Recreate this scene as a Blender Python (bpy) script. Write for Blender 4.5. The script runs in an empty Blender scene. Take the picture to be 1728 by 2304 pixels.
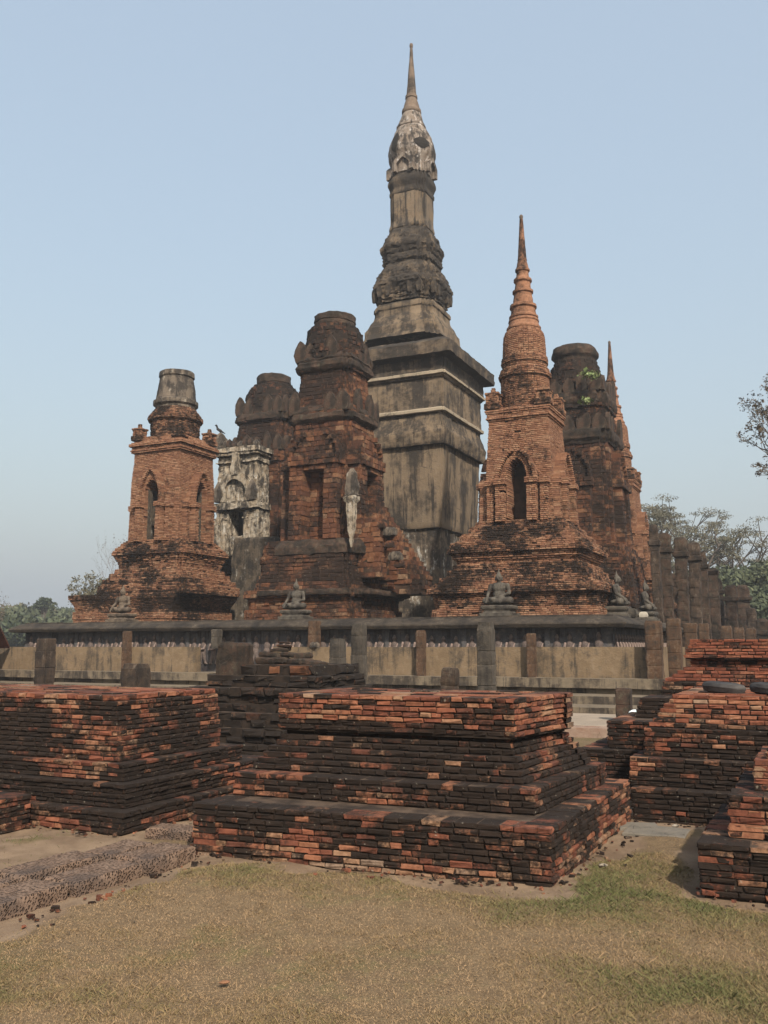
import bpy, math, random
import numpy as np
from mathutils import Vector, Matrix
random.seed(7)
RNG = np.random.default_rng(11)
sc = bpy.context.scene
C = sc.collection
R = math.radians

# ------------------------------------------------------------------ camera
F = 2054.0                      # focal length in photo pixels (photo 1728 x 2304)
PH = math.atan(303 / F)         # upward pitch
H = 1.6                         # eye height
cam = bpy.data.cameras.new('camera')
cam.sensor_fit = 'VERTICAL'; cam.sensor_height = 36.0
cam.lens = F / 2304 * 36
cam.clip_start = 0.1; cam.clip_end = 5000
camo = bpy.data.objects.new('camera', cam); C.objects.link(camo)
camo.location = (0, 0, H); camo.rotation_euler = (math.pi / 2 + PH, 0, 0)
sc.camera = camo
# ------------------------------------------------------------------ light
TH = R(25.44)                   # temple axes against the view direction
CT, ST = math.cos(TH), math.sin(TH)
SUN_EL = R(40); SUN_AZ = R(42)  # azimuth from the temple front normal towards its right side
def W(r, u, z=0.0):             # temple frame (r to the right along the front, u away) -> world
    return Vector((r * CT + u * ST, -r * ST + u * CT, z))
hd = W(math.sin(SUN_AZ), -math.cos(SUN_AZ))
sdir = Vector((hd.x * math.cos(SUN_EL), hd.y * math.cos(SUN_EL), math.sin(SUN_EL)))
wd = bpy.data.worlds.new('World'); sc.world = wd; wd.use_nodes = True
wt = wd.node_tree; bg = wt.nodes['Background']
sky = wt.nodes.new('ShaderNodeTexSky'); sky.sky_type = 'NISHITA'; sky.sun_disc = False
sky.sun_elevation = SUN_EL; sky.sun_rotation = math.atan2(sdir.x, sdir.y)
sky.air_density = 2.0; sky.dust_density = 6.2; sky.ozone_density = 2.2
veil = wt.nodes.new('ShaderNodeMix'); veil.data_type = 'RGBA'; veil.inputs[0].default_value = .66   # even hazy veil over the clear sky
wt.links.new(sky.outputs[0], veil.inputs[6]); veil.inputs[7].default_value = (1.98, 2.35, 2.82, 1)
wt.links.new(veil.outputs[2], bg.inputs[0]); bg.inputs[1].default_value = 0.121
sl = bpy.data.lights.new('sun', 'SUN'); sl.energy = 3.2; sl.angle = R(1.2); sl.color = (1.0, 0.90, 0.76)
so = bpy.data.objects.new('sun', sl); C.objects.link(so)
so.rotation_euler = sdir.to_track_quat('Z', 'Y').to_euler()
sc.view_settings.view_transform = 'Standard'; sc.view_settings.look = 'None'
sc.view_settings.exposure = 1.05; sc.view_settings.gamma = 1.0
sc.view_settings.use_curve_mapping = False
sc.cycles.use_denoising = True
sc.cycles.volume_bounces = 0; sc.cycles.max_bounces = 5

# ------------------------------------------------------------------ measuring helpers
def z_at(Y, y):                 # height of the point at forward distance Y that the photo row y shows
    return H + Y * math.tan(PH + math.atan((1152 - y) / F))
def zc_of(Y, z):
    return Y * math.cos(PH) + (z - H) * math.sin(PH)
def ray(x, y):
    a = (x - 864) / F; b = -(y - 1152) / F
    return a, math.cos(PH) - b * math.sin(PH), math.sin(PH) + b * math.cos(PH)
def at_Y(x, y, Y):
    d = ray(x, y); t = Y / d[1]
    return Vector((d[0] * t, Y, H + d[2] * t))

# ------------------------------------------------------------------ numpy noise
def vnoise(P, seed=0):
    P = np.asarray(P, float); I = np.floor(P).astype(np.int64); f = P - I; f = f * f * (3 - 2 * f)
    def hsh(dx, dy, dz):
        n = (I[:, 0] + dx) * 374761393 + (I[:, 1] + dy) * 668265263 + (I[:, 2] + dz) * 1274126177 + seed * 974634777
        n = n & 0xffffffff; n = ((n ^ (n >> 13)) * 1274126177) & 0xffffffff; n = n ^ (n >> 16)
        return (n & 0xffff) / 65535.0
    x, y, z = f[:, 0], f[:, 1], f[:, 2]
    def L(a, b, t): return a + (b - a) * t
    return L(L(L(hsh(0,0,0), hsh(1,0,0), x), L(hsh(0,1,0), hsh(1,1,0), x), y),
             L(L(hsh(0,0,1), hsh(1,0,1), x), L(hsh(0,1,1), hsh(1,1,1), x), y), z)
def fbm(P, sc_=1.0, oct=3, seed=0):
    P = np.asarray(P, float); s = 0; a = 1.0; t = 0
    for o in range(oct):
        s = s + a * (vnoise(P * sc_ * 2 ** o, seed + o) - .5); t += a; a *= .5
    return s / t * 2

# ------------------------------------------------------------------ mesh and object helpers
def new_mesh(name, V, loops, sizes, mats, midx=None, attrs=None, smooth=False):
    me = bpy.data.meshes.new(name)
    V = np.asarray(V, np.float32); loops = np.asarray(loops, np.int32).ravel(); sizes = np.asarray(sizes, np.int32)
    me.vertices.add(len(V)); me.vertices.foreach_set('co', V.ravel())
    me.loops.add(len(loops)); me.loops.foreach_set('vertex_index', loops)
    me.polygons.add(len(sizes))
    st = np.concatenate(([0], np.cumsum(sizes)[:-1])).astype(np.int32)
    me.polygons.foreach_set('loop_start', st)
    if midx is not None: me.polygons.foreach_set('material_index', np.asarray(midx, np.int32))
    me.polygons.foreach_set('use_smooth', np.full(len(sizes), smooth))
    me.update(calc_edges=True); me.validate()
    for k, (dom, arr) in (attrs or {}).items():
        a = me.attributes.new(k, 'FLOAT', dom); a.data.foreach_set('value', np.asarray(arr, np.float32))
    for m in (mats if isinstance(mats, (list, tuple)) else [mats]): me.materials.append(m)
    return me
def link(name, me, parent=None, loc=None, rotz=0):
    o = bpy.data.objects.new(name, me); C.objects.link(o)
    if parent: o.parent = parent
    if loc is not None: o.location = loc
    o.rotation_euler[2] = rotz
    return o
def thing(name, label, cat, loc=(0, 0, 0), rotz=0.0, group=None):
    o = bpy.data.objects.new(name, None); C.objects.link(o)
    o.location = loc; o.rotation_euler = (0, 0, rotz); o.empty_display_size = .3
    return tag(o, label, cat, group)
def tag(o, label, cat, group=None):
    o['label'] = label; o['category'] = cat
    if group: o['group'] = group
    return o

class Geo:                      # collects verts / faces of one mesh
    def __init__(s): s.V = []; s.L = []; s.S = []; s.M = []; s.n = 0; s.A = {'tone': [], 'grime': []}
    def add(s, V, faces, m=0, tone=.5, grime=.5):
        V = np.asarray(V, float).reshape(-1, 3); s.V.append(V)
        for f in faces:
            s.L.extend(i + s.n for i in f); s.S.append(len(f)); s.M.append(m)
            s.A['tone'].append(tone); s.A['grime'].append(grime)
        s.n += len(V)
    def addq(s, V, Q, m=0, tone=None, grime=None):
        V = np.asarray(V, float).reshape(-1, 3); Q = np.asarray(Q); s.V.append(V)
        s.L.extend((Q + s.n).ravel().tolist()); s.S.extend([Q.shape[1]] * len(Q)); s.M.extend([m] * len(Q))
        s.A['tone'].extend((np.full(len(Q), .5) if tone is None else tone).tolist())
        s.A['grime'].extend((np.full(len(Q), .5) if grime is None else grime).tolist())
        s.n += len(V)
    def gbox(s, x0, x1, y0, y1, z0, z1, cell=.09, amp=.03, seed=0):
        """box of small faces, its surface and edges worn by noise"""
        for ax in range(3):
            for sgn in (0, 1):
                lo = [x0, y0, z0]; hi = [x1, y1, z1]; a, b = [i for i in range(3) if i != ax]
                na = max(1, int((hi[a]-lo[a])/cell)); nb = max(1, int((hi[b]-lo[b])/cell))
                A, B_ = np.meshgrid(np.linspace(lo[a], hi[a], na+1), np.linspace(lo[b], hi[b], nb+1), indexing='ij')
                P = np.zeros((A.size, 3)); P[:,a] = A.ravel(); P[:,b] = B_.ravel(); P[:,ax] = (hi if sgn else lo)[ax]
                for k in range(3):
                    mid = (lo[k]+hi[k])/2; e = np.clip(np.abs(P[:,k]-mid)/max((hi[k]-lo[k])/2, 1e-6), 0, 1)
                    P[:,k] -= np.sign(P[:,k]-mid)*e**6*np.abs(fbm(P*1.0+k*5, 3.2, 3, seed+k))*amp*1.6
                i = (np.arange(na)[:,None]*(nb+1)+np.arange(nb)[None]).ravel(); Q = np.stack([i, i+nb+1, i+nb+2, i+1], 1)
                if (sgn == 0) != (ax == 1): Q = Q[:, ::-1]
                s.addq(P, Q)
    def build(s, name, mats, parent=None, loc=None, rotz=0, smooth=False):
        me = new_mesh(name, np.concatenate(s.V), s.L, s.S, mats, s.M, {k: ('FACE', v) for k, v in s.A.items()}, smooth)
        return link(name, me, parent, loc, rotz)

def box_faces(): return [(0,3,2,1), (4,5,6,7), (0,1,5,4), (1,2,6,5), (2,3,7,6), (3,0,4,7)]
def box_v(x0, x1, y0, y1, z0, z1):
    return [(x0,y0,z0),(x1,y0,z0),(x1,y1,z0),(x0,y1,z0),(x0,y0,z1),(x1,y0,z1),(x1,y1,z1),(x0,y1,z1)]

# outlines (counter-clockwise)
def rect(ax, ay=None):
    ay = ax if ay is None else ay
    return [(-ax,-ay),(ax,-ay),(ax,ay),(-ax,ay)]
def redent(ax, ay, d, k):
    q = []
    for j in range(k):
        q += [(ax-(k-j)*d, -ay+j*d), (ax-(k-j)*d, -ay+(j+1)*d)]
    q.append((ax, -ay+k*d))
    out = [(-x, y) for x, y in reversed(q)] + q
    out += [(x, -y) for x, y in reversed(q)] + [(-x, -y) for x, y in q]
    res = []
    for p in out:
        if not res or (abs(p[0]-res[-1][0]) + abs(p[1]-res[-1][1])) > 1e-6: res.append(p)
    return res
def ngon(r, n=24, ph=0): return [(r*math.cos(2*math.pi*(i+.5)/n+ph), r*math.sin(2*math.pi*(i+.5)/n+ph)) for i in range(n)]
def inset(poly, d):
    n = len(poly); out = []
    for i in range(n):
        a, b, c = poly[i-1], poly[i], poly[(i+1) % n]
        e1 = (b[0]-a[0], b[1]-a[1]); e2 = (c[0]-b[0], c[1]-b[1])
        l1 = math.hypot(*e1) or 1e-9; l2 = math.hypot(*e2) or 1e-9
        n1 = (-e1[1]/l1, e1[0]/l1); n2 = (-e2[1]/l2, e2[0]/l2)
        k = 1 + n1[0]*n2[0] + n1[1]*n2[1]
        if k < .15: k = .15
        out.append((b[0] + d*(n1[0]+n2[0])/k, b[1] + d*(n1[1]+n2[1])/k))
    return out

def cn(x, y, z):                # slow noise that gathers clean and mossy bricks into patches
    from mathutils import noise as mn
    return mn.noise((x*1.9, y*1.9, z*4.2))*.55 + mn.noise((x*5+9, y*5, z*11))*.3
class Bricks:
    """lays single bricks, course by course, along outlines; a core fills what is behind them"""
    FQ = np.array([[0,1,2,3],[4,5,1,0],[5,6,2,1],[6,7,3,2],[7,4,0,3],[8,9,5,4],[9,10,6,5],[10,11,7,6],[11,8,4,7]])
    def __init__(s, seed=0): s.rows = []; s.g = Geo(); s.rg = random.Random(seed)
    def core(s, poly, z0, z1, ci):
        p = inset(poly, ci) if ci else poly; n = len(p)
        V = [(x, y, z0-.015) for x, y in p] + [(x, y, z1-.006) for x, y in p]
        fs = [(i, (i+1) % n, n+(i+1) % n, n+i) for i in range(n)] + [tuple(range(n-1, -1, -1))]
        s.g.add(V, fs, 1, s.rg.random(), .8)
        s.g.add(V[n:], [tuple(range(n))], 2)
    def course(s, poly, z0, z1, bl=(.2,.3), depth=.15, relief=None, clean=None, gap=.008, jit=.004, ci=.02, pout=.006, grime=.8, miss=0.0, soft=None, tr=1.0, clus=None, tonef=None):
        rg = s.rg
        if ci is not None: s.core(poly, z0, z1, ci)
        n = len(poly)
        for i in range(n):
            (x0, y0), (x1, y1) = poly[i], poly[(i+1) % n]
            L = math.hypot(x1-x0, y1-y0)
            if L < .02: continue
            tx, ty = (x1-x0)/L, (y1-y0)/L; nx, ny = ty, -tx
            q = 0.0; first = True
            while q < L - 1e-4:
                l = rg.uniform(*bl)
                if first: l *= rg.uniform(.45, 1); first = False
                if L - q - l < bl[0]*.45: l = L - q
                zm = (z0+z1)/2
                if relief is not None:          # cut the brick where the relief steps
                    s0 = x0*tx+y0*ty; v0 = relief(s0+q+.008, zm); m_ = max(2, int(l/.02))
                    for k_ in range(1, m_+1):
                        v1 = relief(s0+q+l*k_/m_-.004, zm)
                        if (v0 is None) != (v1 is None) or (v0 is not None and abs(v1-v0) > .03): l = max(.02, l*(k_-.5)/m_); break
                mx, my = x0+tx*(q+l/2), y0+ty*(q+l/2)
                o = 0.0
                if relief is not None:
                    sx = mx*tx + my*ty          # position along the face from the axis
                    o = relief(sx, zm)
                if o is not None and not (miss and rg.random() < miss):
                    c = clean(mx, my, zm, nx, ny) if clean else .4
                    if soft is not None: gr = (1-c)*.72+rg.uniform(-soft, soft)
                    elif clus: gr = min(1.1, max(0.0, .92-(c+cn(mx+clus, my, zm)*.72+rg.choice((-.12,-.08,.0,.04,.32) if c < .5 else (-.45,-.05,.05,.1))+rg.uniform(-.14,.14))*1.0))
                    else: gr = grime*rg.uniform(.75, 1.15) if rg.random() > c else rg.uniform(0, .33)
                    s.rows.append((x0+tx*(q+gap/2), y0+ty*(q+gap/2), tx, ty, nx, ny, max(l-gap, .01), z0+gap*.4, z1-gap*.4,
                                   o+rg.uniform(-pout, pout), depth+max(o, 0), (tonef(mx, my, zm) if tonef and rg.random() < .6 else None) or .5+(rg.random()-.5)*tr, gr))
                q += l
    def build(s, name, mats, parent=None, loc=None, rotz=0, jit=.005, ch=.008):
        if s.rows:
            A = np.array(s.rows); m = len(A)
            px,py,tx,ty,nx,ny,l,z0,z1,o,dp,tone,gr = A.T
            c = np.minimum(ch, (z1-z0)*.2); Z = np.zeros(m)
            S = np.stack([c, l-c, l-c, c, Z, l, l, Z, Z, l, l, Z], 1)
            O = np.stack([o]*4 + [o-c]*4 + [o-dp]*4, 1)
            ZZ = np.stack([z0+c, z0+c, z1-c, z1-c, z0, z0, z1, z1, z0, z0, z1, z1], 1)
            jr = RNG.uniform(-1, 1, (3, m, 12)) * jit; jr[:, :, 8:] *= .3
            S = S+jr[0]; O = O+jr[1]; ZZ = ZZ+jr[2]*.6
            V = np.stack([px[:,None]+tx[:,None]*S+nx[:,None]*O, py[:,None]+ty[:,None]*S+ny[:,None]*O, ZZ], 2).reshape(-1, 3)
            Q = (np.arange(m)[:,None,None]*12 + s.FQ[None]).reshape(-1, 4)
            s.g.addq(V, Q, 0, np.repeat(tone, 9), np.repeat(gr, 9))
        return s.g.build(name, list(mats)+[M_dust], parent, loc, rotz)

def loft(name, prof, outline, mats, parent=None, loc=None, rotz=0, dz=.1, q=.12, amp=.03, ns=1.6, seed=0, smooth=True, capb=False, fine=.4, twist=None):
    """closed stack of outlines through (z, size) rows, top and bottom capped, surface roughened by noise"""
    zs = []; prof = sorted(prof, key=lambda p: p[0])
    rows = [prof[0]]
    for (za, wa), (zb, wb) in zip(prof[:-1], prof[1:]):
        k = max(1, int(math.ceil(max(zb-za, abs(wb-wa)*.7)/dz)))
        for i in range(1, k+1): rows.append((za+(zb-za)*i/k, wa+(wb-wa)*i/k))
    wm = max(w for z, w in rows); pm = outline(wm); segs = []
    for i in range(len(pm)):
        a, b = pm[i], pm[(i+1) % len(pm)]
        segs.append(max(1, int(math.hypot(a[0]-b[0], a[1]-b[1])/q)))
    V = []
    for z, w in rows:
        p = outline(max(w, .004))
        for i, k in enumerate(segs):
            a, b = p[i], p[(i+1) % len(p)]
            for j in range(k): V.append((a[0]+(b[0]-a[0])*j/k, a[1]+(b[1]-a[1])*j/k, z))
    V = np.array(V); n = sum(segs); m = len(rows)
    rr = np.hypot(V[:,0], V[:,1]); f = np.clip(rr/.25, 0, 1)
    d = (fbm(V, ns, 3, seed)*amp + fbm(V, ns*6, 2, seed+9)*amp*fine) * f
    V[:,0] += V[:,0]/np.maximum(rr, 1e-6)*d; V[:,1] += V[:,1]/np.maximum(rr, 1e-6)*d
    V[:,2] += fbm(V+7, ns*2, 2, seed+5)*amp*.5*f + fbm(V+3, ns*7, 2, seed+6)*amp*.35*fine*f
    i = np.arange(m-1)[:,None]*n; j = np.arange(n)[None]; j2 = (j+1) % n
    Q = np.stack([i+j, i+j2, i+n+j2, i+n+j], 2).reshape(-1, 4)
    g = Geo(); g.addq(V, Q)
    top = V[(m-1)*n:]; cx = top.mean(0)
    g.add(np.vstack([top, cx]), [(k, (k+1) % n, n) for k in range(n)])
    bot = V[:n]; g.add(np.vstack([bot, bot.mean(0)]), [((k+1) % n, k, n) for k in range(n)])
    o = g.build(name, mats, parent, loc, rotz, smooth)
    if smooth:
        o.data.set_sharp_from_angle(angle=R(38))
    return o

# ------------------------------------------------------------------ materials
class NT:
    def __init__(s, name):
        s.m = bpy.data.materials.new(name); s.m.use_nodes = True; s.t = s.m.node_tree; s.t.nodes.clear()
        s.co = s.n('ShaderNodeTexCoord').outputs['Object']
    def n(s, ty, **kw):
        x = s.t.nodes.new(ty)
        for k, v in kw.items(): setattr(x, k, v)
        return x
    def lk(s, a, b):
        if hasattr(a, 'is_linked') or hasattr(a, 'links'): s.t.links.new(a, b)
        else: b.default_value = a
    def noise(s, scale, detail=3, rough=.55, vec=None, stretch=None, dist=0.0):
        x = s.n('ShaderNodeTexNoise'); x.inputs['Scale'].default_value = scale; x.inputs['Detail'].default_value = detail
        x.inputs['Roughness'].default_value = rough; x.inputs['Distortion'].default_value = dist
        v = vec or s.co
        if stretch:
            mp = s.n('ShaderNodeMapping'); mp.inputs['Scale'].default_value = stretch; s.lk(v, mp.inputs[0]); v = mp.outputs[0]
        s.lk(v, x.inputs['Vector']); return x.outputs[0]
    def voro(s, scale, feature='F1', out='Distance', vec=None):
        x = s.n('ShaderNodeTexVoronoi', feature=feature); x.inputs['Scale'].default_value = scale
        s.lk(vec or s.co, x.inputs['Vector']); return x.outputs[out]
    def attr(s, name):
        return s.n('ShaderNodeAttribute', attribute_name=name).outputs['Fac']
    def ramp(s, f, stops):
        x = s.n('ShaderNodeValToRGB'); e = x.color_ramp.elements
        while len(e) < len(stops): e.new(.5)
        for i, (p, c) in enumerate(stops):
            e[i].position = p; c = c if isinstance(c, (tuple, list)) else (c, c, c); e[i].color = (*c, 1)
        s.lk(f, x.inputs[0]); return x.outputs[0]
    def math(s, op, a, b=0.0, c=0.0, clamp=False):
        x = s.n('ShaderNodeMath', operation=op, use_clamp=clamp)
        s.lk(a, x.inputs[0]); s.lk(b, x.inputs[1]); s.lk(c, x.inputs[2]); return x.outputs[0]
    def step(s, v, lo, hi):
        x = s.n('ShaderNodeMapRange', interpolation_type='SMOOTHSTEP')
        s.lk(v, x.inputs[0]); x.inputs[1].default_value = lo; x.inputs[2].default_value = hi; return x.outputs[0]
    def mix(s, f, a, b, mode='MIX'):
        x = s.n('ShaderNodeMix', data_type='RGBA', blend_type=mode)
        s.lk(f, x.inputs[0])
        for v, i in ((a, 6), (b, 7)):
            s.lk((*v, 1) if isinstance(v, (tuple, list)) else v, x.inputs[i])
        return x.outputs[2]
    def out(s, col, rough=.9, bump=None, bs=.3, bd=.02, spec=.25):
        p = s.n('ShaderNodeBsdfPrincipled'); o = s.n('ShaderNodeOutputMaterial')
        s.lk((*col, 1) if isinstance(col, (tuple, list)) else col, p.inputs['Base Color']); s.lk(rough, p.inputs['Roughness'])
        p.inputs['Specular IOR Level'].default_value = spec
        if bump is not None:
            b = s.n('ShaderNodeBump'); b.inputs['Strength'].default_value = bs; b.inputs['Distance'].default_value = bd
            s.lk(bump, b.inputs['Height']); s.lk(b.outputs[0], p.inputs['Normal'])
        s.t.links.new(p.outputs[0], o.inputs[0]); return s.m

def brick_mat(name, stops, dark=((.005,.0035,.0028),(.023,.0135,.009)), patch=.9, patch_amt=.5, bias=0.0, fs=60, bs=.5):
    t = NT(name); tone = t.attr('tone'); gr = t.attr('grime')
    base = t.ramp(tone, stops)
    base = t.mix(t.step(t.noise(fs*.35, 4), .3, .75), base, t.mix(1.0, base, (.62,.58,.56), 'MULTIPLY'))
    n1 = t.noise(patch, 3, .6); n2 = t.noise(patch*9, 4, .65)
    gr = t.math('ADD', gr, t.math('MULTIPLY', t.math('SUBTRACT', t.noise(fs*.75, 4, .7), .5), .9))
    v = t.math('ADD', gr, t.math('MULTIPLY', t.math('SUBTRACT', n1, .5), patch_amt*2.4))
    v = t.math('ADD', v, t.math('MULTIPLY', t.math('SUBTRACT', n2, .5), 1.3)); v = t.math('ADD', v, bias)
    k = t.step(v, .26, .80)
    dk = t.mix(t.noise(fs*.12, 3), dark[0], dark[1])
    col = t.mix(k, base, dk)
    spots = t.step(t.noise(fs*.5, 2, .5), .69, .74)         # pale lichen flecks
    col = t.mix(t.math('MULTIPLY', spots, .3), col, (.34,.31,.25))
    return t.out(col, .93, t.math('ADD', t.noise(fs, 4, .7), t.math('MULTIPLY', n2, .6)), bs, .012)
STUPA = [(0,(.110,.052,.033)),(.3,(.182,.088,.053)),(.55,(.245,.126,.074)),(.8,(.27,.158,.098)),(.93,(.265,.18,.123)),(1,(.23,.185,.145))]
BLOCK = [(0,(.080,.032,.021)),(.25,(.148,.050,.029)),(.5,(.205,.074,.041)),(.75,(.235,.104,.058)),(.92,(.24,.142,.086)),(1,(.19,.155,.125))]
LATER = [(0,(.055,.025,.015)),(.3,(.092,.038,.021)),(.55,(.130,.054,.027)),(.8,(.165,.080,.042)),(.93,(.21,.135,.085)),(1,(.25,.20,.15))]
M_stupa = brick_mat('stupa_brick', STUPA, patch=.7, patch_amt=.85, bias=.02, fs=40)
M_stupa2 = brick_mat('weathered_stupa_brick', STUPA, patch=.8, patch_amt=1.0, bias=.10, fs=40)
M_block = brick_mat('mossy_block_brick', BLOCK, patch=1.3, patch_amt=.55, bias=.10)
M_redblk = brick_mat('clean_red_brick', [(0,(.095,.034,.021)),(.4,(.155,.050,.029)),(.75,(.20,.070,.038)),(1,(.20,.10,.062))], patch=1.2, patch_amt=.5, bias=-.12)
M_later = brick_mat('laterite', LATER, dark=((.006,.0045,.0035),(.028,.015,.010)), patch=.6, patch_amt=1.0, bias=.14, fs=34, bs=.9)
M_darklat = brick_mat('dark_laterite', LATER, dark=((.006,.0045,.0038),(.020,.0135,.010)), patch=.8, patch_amt=.5, bias=.22, fs=34, bs=.9)
def simple_mat(name, c1, c2, s=8, rough=.93, bs=.4, extra=None, stretch=None):
    t = NT(name); n = t.noise(s, 4, .6, stretch=stretch)
    return t.out(t.mix(t.step(n, .3, .7), c1, c2), rough, t.noise(s*5, 4, .65), bs, .015)
M_mortar = simple_mat('brick_core', (.009,.0065,.005), (.026,.017,.012), 7)
M_dust = simple_mat('dusty_ledge', (.022,.015,.011), (.085,.058,.041), 6, bs=.9)
M_mortar_w = simple_mat('stupa_core', (.020,.013,.009), (.055,.032,.021), 5)
def stucco_mat(name, c1, c2, dark=(.013,.011,.0095), amt=.5, streak=.5, pale=None, s=.8, edge=0.0):
    t = NT(name)
    n1 = t.noise(s, 4, .62, dist=.4); n2 = t.noise(s*7, 5, .68); ns = t.noise(s*2.2, 4, .6, stretch=(1.6,1.6,.22))
    base = t.mix(t.step(t.noise(s*1.7, 4, .6, vec=None, dist=.6), .3, .7), c1, c2)
    base = t.mix(t.math('MULTIPLY', t.step(n2, .45, .75), .35), base, (.25,.20,.145))
    if pale: base = t.mix(t.step(t.noise(s*3.3, 5, .65, stretch=(1,1,.5)), .56, .66), base, pale)
    geo = t.n('ShaderNodeNewGeometry'); sep = t.n('ShaderNodeSeparateXYZ'); t.lk(geo.outputs['True Normal'], sep.inputs[0])
    up = t.math('MULTIPLY', t.math('ABSOLUTE', sep.outputs[2]), edge)     # lichen sits on ledges and mouldings
    v = t.math('ADD', t.math('MULTIPLY', t.math('SUBTRACT', n1, .5), 1.6), t.math('MULTIPLY', t.math('SUBTRACT', ns, .5), streak*2.2))
    v = t.math('ADD', v, t.math('MULTIPLY', t.math('SUBTRACT', n2, .5), .9)); v = t.math('ADD', t.math('ADD', v, amt-.5), up)
    dr = t.step(t.noise(s*7, 3, .6, stretch=(1.6,1.6,.09)), .54, .68)     # drip streaks
    v = t.math('ADD', v, t.math('MULTIPLY', dr, streak*.42))
    k = t.step(v, -.10, .38)
    dk = t.mix(t.noise(s*11, 3), dark, tuple(min(1, c*2.6) for c in dark))
    col = t.mix(t.math('MULTIPLY', k, .94), base, dk)
    cr = t.step(t.voro(s*2.6, 'DISTANCE_TO_EDGE'), .0, .02)
    col = t.mix(t.math('MULTIPLY', t.math('SUBTRACT', 1.0, cr), t.step(n1, .45, .6)), col, (.05,.04,.032))
    return t.out(col, .92, t.math('ADD', n2, t.math('MULTIPLY', t.noise(s*28, 4, .7), .5)), .55, .04)
M_tower = stucco_mat('tower_stucco', (.125,.094,.064), (.165,.122,.081), amt=.56, streak=.55, s=.75, edge=.3)
M_tower_dk = stucco_mat('tower_stucco_weathered', (.078,.060,.043), (.118,.086,.058), amt=.70, streak=.5, s=.9, edge=.3)
M_fillet_lit = stucco_mat('lit_fillet_stucco', (.235,.195,.145), (.28,.235,.175), amt=.36, streak=.35, s=1.2)  # light on the fillets' upper faces, painted as a paler stucco
M_body = stucco_mat('stained_body_stucco', (.130,.098,.067), (.168,.124,.082), amt=.55, streak=.8, s=.5)
M_shaft = stucco_mat('shaft_stucco', (.115,.092,.069), (.155,.113,.074), amt=.52, streak=1.0, s=.9)
M_bud = stucco_mat('bud_stucco', (.22,.19,.165), (.13,.10,.078), amt=.54, streak=.9, pale=(.42,.39,.37), s=1.5)
M_spire = stucco_mat('spire_stucco', (.10,.075,.058), (.145,.108,.082), amt=.48, streak=.6, s=1.5)
M_white = stucco_mat('white_stucco', (.31,.275,.225), (.23,.18,.125), amt=.56, streak=.6, pale=(.38,.36,.325), s=1.9)
M_ruinwall = stucco_mat('ruined_plaster', (.10,.078,.058), (.17,.13,.092), amt=.66, streak=.3, pale=(.42,.40,.36), s=1.2)
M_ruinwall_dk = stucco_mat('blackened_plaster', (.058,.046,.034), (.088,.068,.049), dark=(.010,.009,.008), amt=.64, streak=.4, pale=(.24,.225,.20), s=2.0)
M_wall = stucco_mat('beige_render', (.128,.090,.054), (.165,.118,.073), dark=(.026,.021,.016), amt=.46, streak=.55, s=1.2, edge=.25)
M_ledge = stucco_mat('terrace_render', (.115,.092,.065), (.15,.12,.085), dark=(.016,.013,.011), amt=.60, streak=.6, s=1.1, edge=-.4)
M_cornice = stucco_mat('cornice_stone', (.027,.022,.018), (.048,.038,.029), dark=(.007,.006,.0055), amt=.56, streak=.2, s=1.3)
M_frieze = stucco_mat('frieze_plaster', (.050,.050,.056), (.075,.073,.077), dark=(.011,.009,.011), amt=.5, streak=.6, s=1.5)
M_monk = stucco_mat('monk_stucco', (.13,.105,.098), (.09,.066,.06), dark=(.02,.016,.015), amt=.46, streak=.4, s=3.0)
M_statue = stucco_mat('statue_stone', (.085,.077,.065), (.058,.051,.043), dark=(.014,.012,.011), amt=.52, streak=.3, s=3.2)
M_statue_p = stucco_mat('pale_statue_stone', (.12,.094,.07), (.08,.06,.045), dark=(.016,.013,.011), amt=.48, streak=.3, s=3.2)
M_column = stucco_mat('column_laterite', (.036,.024,.017), (.054,.035,.024), dark=(.009,.007,.006), amt=.62, streak=.4, pale=(.12,.095,.075), s=2.4)
M_colbrown = stucco_mat('brown_column_laterite', (.075,.040,.022), (.052,.028,.016), dark=(.013,.010,.008), amt=.48, streak=.4, pale=(.105,.072,.046), s=2.6)
M_colgrey = stucco_mat('grey_column_stone', (.062,.053,.043), (.044,.037,.030), dark=(.010,.009,.008), amt=.54, streak=.4, s=2.2)

# ================================================================== TEMPLE
ZP = 2.45                                   # top of the platform
CR, CU = -15.03, 34.45                      # axis of the main tower
S2 = 6.946                                  # half spacing of the tower grid

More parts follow.
